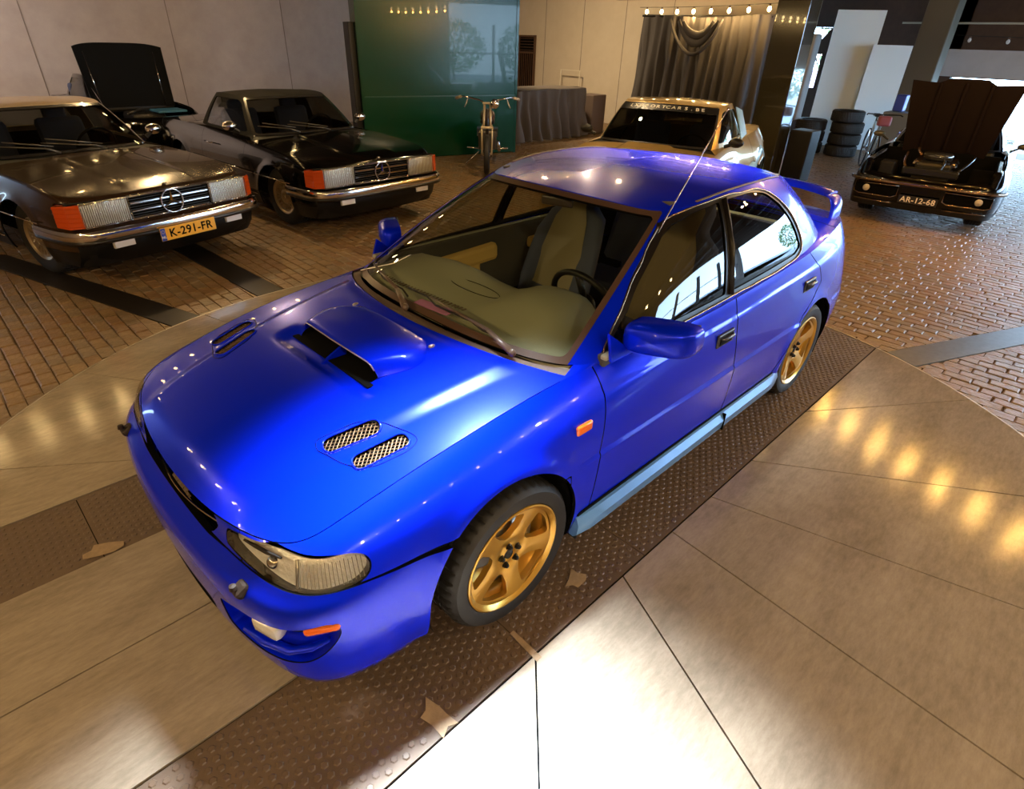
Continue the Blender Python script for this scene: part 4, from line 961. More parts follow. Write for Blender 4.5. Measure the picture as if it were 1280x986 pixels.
        c_=MB(); c_.V=[];st2=[(.08,.15),(.30,.155),(.50,.12),(.585,.075),(.70,.085),(.735,.06)]
        for h,w_ in st2:
            for q in (-1,-.5,0,.5,1): c_.V.append((x-.22-h*.36+.058+.01*(1-q*q)-(0 if h<.55 else .008),y+q*w_,.56+h*.93))
        c_.F=[(i*5+k,i*5+k+1,(i+1)*5+k+1,(i+1)*5+k) for i in range(len(st2)-1) for k in range(4)]
        c_.build('seat_centre', SEATC, so, True)
    seat(-.02,.36); seat(-.02,-.36)
    b=MB(); b.box((-.90,0,.48),(.50,1.28,.16),None,.06); b.box((-1.20,0,.76),(.16,1.26,.56),Matrix.Rotation(-.35,3,'Y'),.06); b.build('rear_bench', SEATB, T)
    b=MB(); b.box((-1.42,0,.955),(.38,1.25,.02),None,.005); b.build('parcel_shelf', DASH, T)
    for s in (1,-1):
        b=MB(); b.box((-.12,s*.745,.72),(1.75,.04,.42),None,.015); dc=b.build('door_card', mat('door_card',(.05,.045,.035),.8), T)
        b=MB(); b.box((.30,s*.712,.795),(.76,.065,.11),Matrix.Rotation(.04,3,'Y'),.028); b.box((-.62,s*.715,.80),(.50,.05,.075),None,.025); b.box((.28,s*.72,.72),(.46,.045,.10),None,.02); b.build('armrest', TAN, dc)
        b=MB(); b.box((-.12,s*.765,.925),(1.75,.03,.02),None,.006); b.build('door_sill_cap', DASH, dc)
    b=MB(); cz=Vector((.36,.36,.90)); ax=Vector((-.90,0,.42)).normalized(); u=Vector((0,1,0)); w_=ax.cross(u)
    ring=[cz+u*.185*math.cos(a)+w_*.185*math.sin(a) for a in np.linspace(0,2*PI,37)[:-1]]; b.tube(ring,.014,8,closed=True)
    for a in (.5,PI-.5,-PI/2): b.tube([cz,cz+u*.18*math.cos(a)+w_*.18*math.sin(a)],.016,6)
    b.sphere(cz,.055,14,8,(.5,1,1)); b.build('steering_wheel', BLK, T, True)
    b=MB(); b.box((.19,0,1.272),(.02,.17,.045),Matrix.Rotation(.25,3,'Z'),.012); b.tube([(.19,0,1.29),(.17,0,1.335)],.008,6); b.build('interior_mirror', mat('mirror_brown',(.05,.035,.028),.4), T)
    b=MB(); b.box((-.5,0,1.335),(1.1,1.05,.012),None,.004); b.build('headliner', mat('headliner',(.08,.075,.06),.9), T)
    return T
def lm_glass():
    return mat('flute_glass',(.9,.9,.92),.15,metal=.6)
# ================================================================ older cars, drawn from their own outlines
def text_obj(name, s, size, m, parent, mw, depth=.0015, bold=False, sx=1):
    cu = bpy.data.curves.new(name,'FONT'); cu.body=s; cu.size=size; cu.align_x='CENTER'; cu.align_y='CENTER'; cu.extrude=depth; cu.space_character=1.08
    if bold: cu.offset=size*.018
    o=bpy.data.objects.new(name,cu); COL.objects.link(o); bpy.context.view_layer.update()
    dg=bpy.context.evaluated_depsgraph_get(); me=bpy.data.meshes.new_from_object(o.evaluated_get(dg)); bpy.data.objects.remove(o)
    me.materials.clear(); me.materials.append(m); o=bpy.data.objects.new(name,me); link(o,parent); o.matrix_local=mw@Matrix.Diagonal((sx,1,1,1)); return o
FACE_X = Matrix(((0,0,1,0),(1,0,0,0),(0,1,0,0),(0,0,0,1)))     # text read by someone looking along -X
def ring_body(spec):
    C=ringnet(spec['ST'],spec['KEY'],spec['LV'],spec['TOP']); t=C[:,-1:]; C=np.concatenate([C[:,:-1],C[:,-2:-1]*.3+t*.7+np.array([0,0,.01]),t],1); C[0,:,1]=0;C[-1,:,1]=0
    P=netsurf(C,spec.get('nu',230),spec.get('nv',40),ref=3); P[0,:,1]=0;P[-1,:,1]=0
    g=Grid(P); lev=P[:,int(P.shape[1]*.5)]; c=np.concatenate([[0],np.cumsum(np.linalg.norm(np.diff(lev[:,:2],axis=0),axis=1))])
    X,Z=P[:,:,0],P[:,:,2]; disp=np.zeros(X.shape)
    for (ax,az,ar) in spec['arch']: disp+=spec.get('lip',.012)*np.exp(-np.clip(np.hypot(X-ax,Z-az)-ar,0,9)**2/.0016)*(Z>.18)*(P[:,:,1]>.4)
    P=P+g.N*disp[:,:,None]; A=Grid(P); A.Q=np.stack([np.repeat(c[:,None],P.shape[1],1),P[:,:,2]],2)
    i0=int(np.argmax(lev[:,1]>lev[:,1].max()*.97))
    return A,c,lambda x: float(np.interp(-x,-lev[i0:,0],c[i0:]))
def old_car(T, spec, PA, roofm, glass):
    A,c,cx=ring_body(spec); ar=spec['arch']; ce=c[-1]
    CS=[arch_poly(cx(a[0]),a[1],a[2]) for a in ar]; d0,d1=spec['door']; zb=spec['zlow']
    half=[(-.5,zb),(cx(d0),zb),(cx(d0),3),(-.5,3)]
    panel('front_body',A,PA,T,keep=[half],drop=CS+spec.get('frontdrop',[]),gap=.002)
    panel('door',A,PA,T,keep=[[(cx(d0),zb),(cx(d1),zb),(cx(d1),3),(cx(d0),3)]],side='LR')
    panel('rear_body',A,PA,T,keep=[[(cx(d1),zb),(ce+1,zb),(ce+1,3),(cx(d1),3)]],drop=CS,gap=.002)
    panel('lower_body',A,spec.get('lowm',BLK),T,keep=[[(-.5,.05),(ce+1,.05),(ce+1,zb),(-.5,zb)]],drop=CS,gap=.001)
    b=MB(); x0=spec['ST'][0][0]; x1=spec['ST'][-1][0]; b.box(((x0+x1)/2,0,.30),(x0-x1-.5,1.25,.18)); b.build('underbody',VOID,T)
    top=A.P[:,-1]; 
    # bonnet and rear deck as one skin each
    xc,xd=spec['cowlx'],spec['deckx']; yh=spec.get('hoody',.62)
    ih=int(np.argmin(np.abs(top[:,1]-yh)+(np.arange(len(top))>len(top)*.4)*9)); ic=int(np.argmin(np.abs(top[:,0]-xc)+(top[:,1]<.5)*9)); idk=int(np.argmin(np.abs(top[:,0]-xd)+(top[:,1]<.5)*9)); ir=len(top)-1-int(np.argmin(np.abs(top[::-1][:,1]-yh)+(np.arange(len(top))>len(top)*.4)*9))
    def patch(name,i0,i1,iend,ctrl,m,fl,bump=None):
        e=resample(top[i0:i1+1],60); f=resample(top[:i0+1][::-1],36) if not fl else resample(top[i1:],36)
        cl=resample(curve(ctrl,60),60)
        if not fl:
            f_,r_=f, resample(curve([tuple(e[-1]),(cl[-1][0]-.04,.5,(e[-1][2]+cl[-1][2])/2+.012),(cl[-1][0],.25,cl[-1][2]),tuple(cl[-1])],30),36); cl[0]=f[-1]; r_[0]=e[-1]; r_[-1]=cl[-1]
        else:
            f_=resample(curve([tuple(e[0]),(cl[0][0]+.04,.5,(e[0][2]+cl[0][2])/2+.012),(cl[0][0],.25,cl[0][2]),tuple(cl[0])],30),36); r_=f; cl[-1]=f[-1]; f_[0]=e[0]; f_[-1]=cl[0]
        S=coons(e,cl,f_,r_); S[:,-1,1]=0
        if bump: S[:,:,2]+=bump(S)
        g=Grid(S,S[:,:,:2].copy(),flip=True)
        if g.N[30,18,2]<0: g=Grid(S,S[:,:,:2].copy())
        return panel(name,g,m,T,gap=.003,depth=.015), S
    hb=None; S=None
    if spec.get('bonnet',True): hb,S=patch('bonnet',ih,ic,None,[tuple(top[0])]+spec['bonnetline'],PA,False,spec.get('bump'))
    patch('boot_lid',idk,ir,None,spec['deckline']+[tuple(top[-1])],PA,True)
    # greenhouse
    B0,B3=np.array(spec['B0'],float),np.array(spec['B3'],float); rows=[B0]
    for t,bu in ((.35,.02),(.7,.024)):
        m_=B0*(1-t)+B3*t; d=np.gradient(m_,axis=0); nn=np.stack([d[:,1],-d[:,0],0*d[:,0]],1); nn/=np.linalg.norm(nn,axis=1,keepdims=True); rows.append(m_+nn*bu)
    rows.append(B3); GC=np.stack(rows,1); GC[0,:,1]=0;GC[-1,:,1]=0; GC[1,:,0]=GC[0,:,0]-.002; GC[-2,:,0]=GC[-1,:,0]+.002
    GP=netsurf(GC,200,26,ref=1); GP[0,:,1]=0;GP[-1,:,1]=0; l2=GP[:,13]; gc=np.concatenate([[0],np.cumsum(np.linalg.norm(np.diff(l2[:,:2],axis=0),axis=1))]); vv=np.linspace(0,1,26)
    Qcv=np.stack([np.repeat(gc[:,None],26,1),np.repeat(vv[None],200,0)],2); ca=spec['ca']; cr=gc[-1]-spec['cr']
    Qxz=np.stack([GP[:,:,0],GP[:,:,2]],2).copy(); Qxz[gc<ca-.05]=(9,9); Qxz[gc>gc[-1]-spec['cr']+.02]=(-9,9)
    gf=Grid(GP); gf.Q=Qcv; gs=Grid(GP); gs.Q=Qxz
    ws=rp([(-.5,.05),(ca-.02,.05),(ca-.02,.93),(-.5,.93)],.02); wso=rp([(-.5,-.05),(ca+.012,-.05),(ca+.012,.985),(-.5,.985)],.02)
    rw=rp([(cr+.06,.15),(gc[-1]+.5,.15),(gc[-1]+.5,.85),(cr+.08,.85)],.04)
    V,N,Q1,Fc=cut(gf,drop=[wso,rw],gap=0); xz=np.stack([V[:,0],V[:,2]],1); xz[Q1[:,0]<ca-.05]=(9,9); xz[Q1[:,0]>gc[-1]-spec['cr']+.02]=(-9,9)
    V,N,Q2,Fc=cut((V,N,xz,Fc),drop=[rp(spec['win'],.03)],gap=0); V2,F2=flange(V,N,Fc,.012,True); n=len(V2)
    obj('roof_pillars',np.vstack([V2,V2*[1,-1,1]]),F2+[[i+n for i in f[::-1]] for f in F2],roofm,T)
    wsc=panel('windscreen',gf,glass,T,keep=[ws],gap=0,off=-.003,depth=0)
    panel('windscreen_frame',gf,spec.get('framem',CHR),T,keep=[wso],drop=[ws],gap=-.001,off=0,depth=.012)
    panel('rear_window',gf,glass,T,keep=[rw],gap=-.003,off=-.004,depth=0)
    win=spec['win']; xm=spec['midpost']; 
    panel('side_window',gs,glass,T,keep=[rp(win,.03)],gap=-.002,off=-.008,depth=0,side='LR')
    tp=GP[:,-1]; j1=int(np.argmin(np.abs(gc-(ca-.05)))); j2=int(np.argmin(np.abs(gc-cr-.05)))
    e1=resample(tp[:j1+1][::-1],30);e2=resample(tp[j1:j2+1],50);e3=resample(tp[j2:],30); cl=resample(curve([tuple(tp[0])]+spec['roofline']+[tuple(tp[-1])],50),50); cl[0]=tp[0];cl[-1]=tp[-1]
    RP=coons(e2,cl,e1,e3); RP[:,-1,1]=0; rg=Grid(RP,RP[:,:,:2].copy(),flip=True)
    if rg.N[25,15,2]<0: rg=Grid(RP,RP[:,:,:2].copy())
    panel('roof',rg,roofm,T,gap=0,depth=.01)
    # cowl strip and shoulder
    gb=GP[:,0]; k0=int(np.argmin(np.abs(gc-ca)))
    def strip(name,a,b_,m_,n=40):
        a=resample(a,n);b_=resample(b_,n); V=[tuple(p) for p in a]+[tuple(p) for p in b_]; F1=[(i,i+1,n+i+1,n+i) for i in range(n-1)]
        Vm=[(x,-y,z) for x,y,z in V]; obj(name,V,F1,m_,T); obj(name,Vm,[f[::-1] for f in F1],m_,T)
    if S is not None: strip('cowl_panel',S[-1][::-1]-[0,0,.006],gb[:k0+1]-[0,0,.01],BLK)
    strip('shoulder_panel',top[ic:idk+1],gb[k0:int(np.argmin(np.abs(gc-cr)))+1],PA,60)
    strip('rear_shelf',gb[int(np.argmin(np.abs(gc-cr))):],resample(np.array([tuple(top[idk])]+[(spec['deckline'][0][0],.35,spec['deckline'][0][2]),spec['deckline'][0]]),20),PA,30)
    # wheels, arch liners
    for k,(ax,az,r) in enumerate(ar):
        for s in (1,-1):
            yw=spec['yw']; arch_wheel(T,ax,s*yw,s,spec['R'],spec['rim'],spec.get('tw',.20),spec['wheelm'],spec.get('style','disc'),spec.get('steer',0) if k==0 else 0, spin=.2+k)
            V=[];n=30
            for h in (0,-.34):
                for q in range(n+1): a=-.3+(PI+.6)*q/n; V.append((ax+(r+.004)*math.cos(a),s*(yw-.01+h),az+(r+.004)*math.sin(a)))
            obj('arch_liner',V,[(q,q+1,n+2+q,n+1+q) for q in range(n)]+[tuple(range(n+1,2*n+2))],VOID,T)
    # seats and dash
    b=MB(); xs=spec['seatx']; b.box((xs+.62,0,.80),(.30,1.25,.14),None,.04); b.build('dashboard',BLK,T)
    for s in (1,-1):
        b=MB(); b.box((xs,.36*s,.50),(.5,.5,.14),None,.05); b.box((xs-.25,.36*s,.80),(.12,.46,.56),Matrix.Rotation(-.2,3,'Y'),.05); b.box((xs-.34,.36*s,1.10),(.08,.22,.14),Matrix.Rotation(-.2,3,'Y'),.03); b.build('seat',spec.get('seatm',SEATB),T)
    cz=Vector((xs+.38,.36,.86));axv=Vector((-.9,0,.42)).normalized();u=Vector((0,1,0));w_=axv.cross(u); b=MB(); b.tube([cz+u*.19*math.cos(a)+w_*.19*math.sin(a) for a in np.linspace(0,2*PI,31)[:-1]],.013,6,closed=True); b.tube([cz+u*.18,cz-u*.18],.014,6); b.build('steering_wheel',BLK,T,True)
    return A,GP,gc,gf,top,S,c,cx

def roadster(name,label,PA,roofm,plate=None,loc=(0,0,0),rz=0,glass=None,framem=None):
    T=thing(name,label,'car',loc,rz)
    sp_=dict(ST=[(.86,0),(.858,.25),(.845,.52),(.80,.80),(.62,.885),(.30,.895),(-.4,.900),(-1.2,.900),(-1.9,.900),(-2.45,.895),(-2.95,.875),(-3.35,.80),(-3.47,.60),(-3.52,.3),(-3.53,0)],
      KEY=[0,3,6,9,12,14],
      LV=[((.20,.20,.19,.19,.22,.22),(.10,.06,.04,.04,.08,.09)),((.32,.32,.30,.30,.34,.34),(.03,.0,.0,.0,.03,.03)),((.45,.45,.45,.45,.50,.50),(.04,.01,.0,.0,.03,.03)),((.58,.58,.60,.60,.62,.62),(.035,.02,.006,.006,.02,.02)),((.70,.70,.74,.74,.76,.76),(.05,.035,.02,.02,.03,.03))],
      TOP=[(.77,0,.745),(.77,.25,.745),(.75,.52,.742),(.70,.76,.752),(.56,.80,.785),(.28,.81,.815),(-.4,.81,.850),(-1.2,.80,.872),(-1.9,.80,.885),(-2.45,.80,.885),(-2.95,.78,.870),(-3.3,.72,.845),(-3.42,.56,.835),(-3.46,.3,.835),(-3.47,0,.835)],
      arch=[(0,.31,.355),(-2.455,.31,.35)],lip=.014,door=(-.62,-1.72),zlow=.335,cowlx=-.50,deckx=-2.25,hoody=.70,
      frontdrop=[[(-.6,.525),(.945,.525),(.945,.715),(-.6,.715)]],
      bonnetline=[(.70,0,.772),(.45,0,.808),(.1,0,.842),(-.25,0,.872),(-.40,0,.885)],bump=lambda S:.012*sstep(.34,.28,S[:,:,1])*sstep(.76,.55,S[:,:,0]),
      deckline=[(-2.28,0,.905),(-2.7,0,.905),(-3.2,0,.872)],
      B0=[(-.47,0,.895),(-.48,.25,.893),(-.53,.50,.888),(-.62,.68,.880),(-.78,.75,.882),(-1.1,.775,.888),(-1.5,.78,.895),(-1.75,.775,.90),(-1.95,.73,.905),(-2.12,.60,.905),(-2.20,.3,.905),(-2.22,0,.905)],
      B3=[(-.94,0,1.262),(-.945,.22,1.262),(-.97,.42,1.258),(-1.03,.535,1.245),(-1.15,.57,1.262),(-1.35,.58,1.272),(-1.55,.58,1.270),(-1.70,.57,1.262),(-1.80,.53,1.250),(-1.88,.42,1.245),(-1.92,.22,1.25),(-1.93,0,1.252)],
      ca=.66,cr=.72,win=[(-.76,.915),(-1.74,.93),(-1.66,1.225),(-1.12,1.225),(-1.03,1.19)],midpost=-1.7,roofline=[(-1.05,0,1.282),(-1.4,0,1.298),(-1.75,0,1.285)],
      yw=.80,R=.315,rim=.185,wheelm=mat('roadster_wheel',(.50,.40,.26),.28,metal=.9),steer=.10,seatx=-1.35,framem=framem or CHR)
    A,GP,gc,gf,top,S,c,cx=old_car(T,sp_,PA,roofm,glass)
    # nose: grille with star, lamps, chrome bumper, valance lamps
    b=MB(); b.box((.745,0,.62),(.06,1.62,.20)); b.build('nose_backing',VOID,T)
    b=MB(); fx=.812
    pts=[(fx,.362,.530),(fx+.004,.368,.715),(fx+.006,0,.722),(fx+.004,-.368,.715),(fx,-.362,.530),(fx+.006,0,.526)]
    b.tube(pts,.012,8,closed=True); gr=b.build('grille',CHR,T,True)
    b=MB(); b.box((fx-.018,0,.622),(.012,.72,.18)); b.build('grille_mesh',VOID,gr)
    for z in (.592,.655):
        b=MB(); b.box((fx-.004,0,z),(.014,.71,.009)); b.build('grille_bar',CHR,gr)
    for k in range(9):
        b=MB(); b.box((fx-.010,0,.543+k*.020),(.008,.71,.0035)); b.build('grille_slat',mat('slat_dark',(.05,.045,.04),.3,metal=.6),gr)
    b=MB(); b.tube([(fx+.012,.098*math.cos(a),.622+.098*math.sin(a)) for a in np.linspace(0,2*PI,49)[:-1]],.0075,8,closed=True)
    for k in range(3):
        a=PI/2+k*2*PI/3; ca_,sa_=math.cos(a),math.sin(a); px,pz=-sa_,ca_; L=.092; w_=.016
        b.add([(fx+.020,0,.622),(fx+.012,px*w_,.622+pz*w_),(fx+.014,L*ca_,.622+L*sa_),(fx+.012,-px*w_,.622-pz*w_),(fx+.002,0,.622)],[(0,1,2),(0,2,3),(4,2,1),(4,3,2)])
    st=b.build('star_emblem',CHR,gr); autosmooth(st,50); st['label']='chrome three pointed star in a ring'
    b=MB(); b.sphere((.765,0,.762),.022,14,6,(1,1,.35)); b.build('bonnet_badge',CHR,T,True)
    for s in (1,-1):
        b=MB(); b.box((.790,.560*s,.622),(.05,.375,.186),None,.014); hl=b.build('headlamp',mat('old_reflector',(.72,.70,.64),.25,metal=.8,bump=(45,.9,.008)),T); autosmooth(hl,40)
        b=MB(); b.lathe([(.0001,-.014),(.03,-.012),(.055,-.004),(.074,.008)],24,(.806,.555*s,.625),'X'); b.build('round_reflector',mat('old_reflector',(.72,.70,.64),.25,metal=.8),hl,True)
        b=MB()
        for k in range(22): y=s*(.385+k*.0165); b.box((.824,y,.622),(.004,.004,.168))
        b.build('lens_ribs',mat('lens_rib',(.75,.73,.68),.2,metal=.5),hl)
        b=MB(); b.box((.826,.560*s,.622),(.008,.370,.182),None,.003)
        b.build('lamp_glass',LENS,hl)
        b=MB(); b.tube([(.831,s*(.560-.186),.531),(.831,s*(.560+.186),.531),(.829,s*(.560+.186),.713),(.829,s*(.560-.186),.713)],.005,6,closed=True); b.build('lamp_rim',CHR,hl,True)
        b=MB(); V=[(.818,.752*s,.532),(.818,.752*s,.712),(.770,.832*s,.712),(.770,.838*s,.532),(.66,.872*s,.712-.01),(.66,.878*s,.532+.01)]
        V+=[(v[0]-.05,v[1]*.94,v[2]) for v in V]; b.add(V,[(0,3,2,1),(2,3,5,4),(1,2,8,7),(2,4,10,8),(0,6,9,3),(3,9,11,5),(4,5,11,10),(0,1,7,6)]); ts=b.build('turn_signal',mat('amber_dark',(.45,.055,.006),.2,coat=.6),T); ts['label']='amber corner turn signal'
        for k in range(5): 
            q=MB(); z=.55+k*.035; q.tube([(.821,.756*s,z),(.774,.837*s,z),(.664,.879*s,z)],.003,4); q.build('signal_rib',mat('amber_dark',(.45,.055,.006),.2),ts)
        b=MB(); b.box((.862,.52*s,.385),(.03,.175,.085),None,.01); fl=b.build('fog_lamp',REFL,T); 
        b=MB(); b.box((.880,.52*s,.385),(.006,.165,.075),None,.002); b.build('fog_lamp_glass',mat('white_lamp_glass',(.8,.8,.82),.12,coat=1),fl)
        # side mouldings
        b=MB(); b.tube([(.38,.903*s,.535),(-.4,.911*s,.535)][::1],.007,6); b.tube([(-.42,.911*s,.535),(-2.05,.911*s,.54)],.007,6); b.build('side_moulding',CHR,T,True)
        b=MB(); b.tube([(-.38,.905*s,.305),(-2.05,.905*s,.305)],.008,6); b.build('sill_moulding',CHR,T,True)
        b=MB(); b.tube([(-1.52,.898*s,.748),(-1.50,.925*s,.752),(-1.34,.925*s,.752),(-1.32,.898*s,.748)],.009,6); b.build('door_handle',CHR,T,True)
        b=MB(); b.sphere((-.80,.895*s,.985),.085,14,8,(.55,1,.62)); mo=b.build('wing_mirror',CHR,T,True); b=MB(); b.tube([(-.80,.80*s,.915),(-.80,.86*s,.955)],.022,8); b.build('mirror_stalk',BLK,mo)
        # windscreen pillar strip
    bp=[(.80,.86,.47),(.895,.78,.475),(.935,.55,.478),(.945,.0,.478),(.935,-.55,.478),(.895,-.78,.475),(.80,-.86,.47)]
    bp=[(.30,.905,.47)]+[(.60,.900,.47)]+bp+[(.60,-.900,.47),(.30,-.905,.47)]; cv=curve(bp,60)
    b=MB(); b.tube(cv,.038,10,squash=(.45,1.15)); bm=b.build('front_bumper',CHR,T,True); autosmooth(bm,60)
    b=MB(); b.tube([(p[0]+.006,p[1]*1.004,p[2]-.045) for p in cv],.020,8,squash=(.8,1)); b.build('bumper_rubber',RUB,bm,True)
    b=MB(); V=[]
    for k,y in enumerate(np.linspace(-.82,.82,25)): x=.90-.13*(abs(y)/.82)**4; V+=[(x,y,.44),(x+.01,y,.36),(x-.02,y,.27),(x-.08,y,.20)]
    b.add(V,[(i*4+j,i*4+j+1,(i+1)*4+j+1,(i+1)*4+j) for i in range(24) for j in range(3)]); b.V=[(v[0]-.035,v[1],v[2]) for v in b.V]; vb=b.build('front_valance',mat('valance_black',(.003,.003,.003),.4,spec=.3),T,True)
    # wipers
    for y0,y1 in ((.22,-.30),(-.20,-.62)):
        b=MB(); 
        def q(y,v,o):
            k=np.argmin((GP[:,:,1]-abs(y))**2+ ((np.arange(26)/25)[None,:]-v)**2*.5 + (gc[:,None]>.66)*9); i,j=divmod(k,26); p=GP[i,j]; return (p[0]+o*.6,p[1]*(1 if y>=0 else -1),p[2]+o)
        pts=[q(y0,0,.01),q(y0-.10,.06,.022),q(y1,.22,.018)]; b.tube(pts,[.010,.008,.004],6); b.tube([q(y0-.02,.10,.014),q(y1+.06,.27,.014)],.005,5); b.build('wiper',mat('wiper_metal',(.10,.09,.075),.35,metal=.6),T,True)
    if plate:
        b=MB(); b.box((.968,.0,.395),(.008,.520,.112),None,.003); pl_=b.build('number_plate',mat('plate_yellow',(.90,.47,.02),.35,coat=.4),T); pl_['label']='yellow plate reading '+plate
        b=MB(); b.box((.9735,-.238,.395),(.002,.042,.106)); b.build('plate_band',mat('plate_blue',(.02,.06,.42),.35),pl_)
        text_obj('plate_letters',plate,.098,VOID,pl_,Matrix.Translation((.9735,.02,.394))@FACE_X,.001,True)
        text_obj('plate_country','NL',.030,mat('white_print',(.85,.85,.85),.4),pl_,Matrix.Translation((.975,-.238,.372))@FACE_X,.0006,True)
        b=MB(); 
        for k in range(12): a=2*PI*k/12; b.box((.975,-.238+.013*math.cos(a),.418+.013*math.sin(a)),(.001,.003,.003))
        b.build('plate_stars',mat('star_yellow',(.9,.6,.05),.4),pl_)
        b=MB(); b.box((.955,0,.395),(.02,.44,.08)); b.build('plate_holder',BLK,T)
    return T
OGL=thin_glass('roadster_glass',(.34,.34,.30),1.5)
BROWN=paint('brown_paint',(.030,.015,.007),.15,.22,.6); BLACKP=paint('black_paint',(.0015,.0015,.0015),.0,.12,.5); BLACKP.node_tree.nodes['Principled BSDF'].inputs['Specular IOR Level'].default_value=.25
def roadsters():
    roadster('roadster','dark brown two-door roadster with beige hardtop and yellow K-291-FR plate','x' and BROWN, mat('beige_roof',(.36,.27,.17),.3,coat=.6),'K-291-FR',(.973,-4.79,0),math.radians(103.8),OGL,mat('black_frame',(.02,.018,.016),.25,coat=1))
    roadster('roadster','black two-door roadster with black roof beside the green container, without number plate',BLACKP, mat('black_roof',(.006,.006,.006),.75,spec=.15),None,(-1.40,-4.86,0),math.radians(93.5),OGL,mat('black_frame',(.02,.018,.016),.25,coat=1))
def race_car():
    T=thing('race_coupe','gold coupe with lettered screen banner and pale rear arches, behind the blue saloon','car',(-3.30,-1.98,0),math.radians(16))
    G=paint('gold_paint',(.52,.34,.10),.6,.36); PB=paint('daylit_panel',(.35,.62,.80),.1,.35)  # pale blue paints in daylight falling on the gold flank
    sp_=dict(ST=[(.78,0),(.775,.25),(.75,.50),(.68,.76),(.50,.86),(.25,.88),(-.3,.86),(-.9,.86),(-1.5,.88),(-2.1,.96),(-2.45,1.0),(-2.9,.97),(-3.25,.90),(-3.38,.6),(-3.42,.3),(-3.43,0)],
      KEY=[0,3,6,9,12,15],LV=[((.16,.16,.17,.17,.24,.24),(.02,.02,.04,.04,.08,.09)),((.32,.32,.30,.30,.36,.36),(0,0,0,0,.03,.03)),((.46,.46,.47,.47,.5,.5),(.02,.0,.0,.0,.02,.02)),((.60,.60,.64,.66,.66,.66),(.05,.02,.0,.0,.02,.02)),((.68,.68,.78,.80,.80,.8),(.08,.05,.03,.04,.04,.04))],
      TOP=[(.66,0,.74),(.66,.25,.74),(.64,.50,.74),(.58,.68,.76),(.42,.74,.80),(.2,.76,.84),(-.3,.76,.90),(-.9,.76,.93),(-1.5,.77,.95),(-2.1,.80,.97),(-2.45,.82,.98),(-2.9,.80,.99),(-3.2,.76,.99),(-3.3,.55,.99),(-3.33,.3,.99),(-3.34,0,.99)],
      arch=[(0,.31,.36),(-2.5,.31,.36)],lip=.03,door=(-.55,-1.75),zlow=.24,lowm=BLK,cowlx=-.52,deckx=-2.55,hoody=.60,
      bonnetline=[(.55,0,.80),(.3,0,.86),(0,0,.90),(-.35,0,.935),(-.50,0,.945)],bump=lambda S:.020*sstep(.30,.24,S[:,:,1])*sstep(.3,0,S[:,:,0]),
      deckline=[(-2.58,0,1.0),(-2.9,0,1.01),(-3.2,0,1.0)],
      B0=[(-.53,0,.95),(-.54,.25,.948),(-.58,.50,.943),(-.67,.67,.937),(-.85,.73,.94),(-1.2,.75,.95),(-1.6,.76,.955),(-1.9,.75,.965),(-2.15,.72,.97),(-2.4,.60,.98),(-2.5,.3,.99),(-2.52,0,.99)],
      B3=[(-1.05,0,1.345),(-1.055,.24,1.345),(-1.08,.46,1.338),(-1.16,.575,1.325),(-1.3,.60,1.34),(-1.5,.61,1.35),(-1.7,.60,1.345),(-1.88,.58,1.335),(-2.0,.54,1.32),(-2.1,.42,1.31),(-2.14,.22,1.315),(-2.15,0,1.32)],
      ca=.66,cr=.60,win=[(-.84,.985),(-1.95,1.00),(-1.98,1.10),(-1.82,1.285),(-1.30,1.295),(-1.16,1.27)],midpost=-1.6,roofline=[(-1.2,0,1.37),(-1.6,0,1.385),(-1.95,0,1.36)],
      yw=.84,R=.32,rim=.20,tw=.24,wheelm=BLK,steer=0,seatx=-1.5,framem=mat('black_frame',(.02,.018,.016),.25,coat=1))
    A,GP,gc,gf,top,S,c,cx=old_car(T,sp_,G,G,thin_glass('race_glass',(.22,.22,.20),1.5))
    # lettered banner across the head of the screen
    ba=rp([(-.5,.80),(.66,.80),(.66,.945),(-.5,.945)],.01); panel('screen_banner',gf,mat('banner_black',(.008,.008,.008),.3),T,keep=[ba],gap=0,off=.004,depth=0)
    i=20; p=GP[0,22]; q=GP[0,18]; d=Vector(p-q).normalized(); y=Vector((0,1,0)); n_=y.cross(d).normalized()
    m_=Matrix((y,d,n_)).transposed().to_4x4(); c0=Vector(GP[0,22])+n_*.012; c0.y=0
    txt='LXSPORTCARS.BE'; L=len(txt)
    for k,ch in enumerate(txt):
        yy=(k-(L-1)/2)*.066; ii=int(np.argmin(np.abs(GP[:,22,1]-abs(yy))+(gc>.6)*9)); pp=Vector(GP[ii,22]); pp.y=math.copysign(pp.y,yy); nn=Vector(gf.N[ii,22]); nn.y=math.copysign(nn.y,yy)
        yv=Vector((nn.y*-1,nn.x,0)).normalized(); dv=nn.cross(yv); mm=Matrix((yv,dv,nn)).transposed().to_4x4()
        text_obj('banner_letter',ch,.066,mat('banner_print',(.62,.58,.50),.4),T,Matrix.Translation(pp+nn*.008)@mm,.0005,True,1.15)
    for s in (1,-1):
        b=MB(); b.sphere((-.80,.90*s,1.02),.085,14,8,(.55,1,.6)); mo=b.build('wing_mirror',BLK,T,True)
        b=MB(); b.tube([(-.79,.78*s,.97),(-.80,.86*s,1.0)],.02,8); b.build('mirror_stalk',BLK,mo)
        b=MB(); b.box((.70,.55*s,.62),(.06,.30,.14),None,.02); b.build('headlamp',REFL,T)
    # flare over the rear wheel and quarter window panel, daylight painted pale blue
    b=MB(); V=[];n=24
    for k in range(n+1):
        a=PI*.02+PI*.96*k/n
        for (r,h) in ((.36,.0),(.40,.03),(.47,-.01),(.56,-.11)): V.append((-2.5+r*math.cos(a),.955+h,.33+r*math.sin(a)))
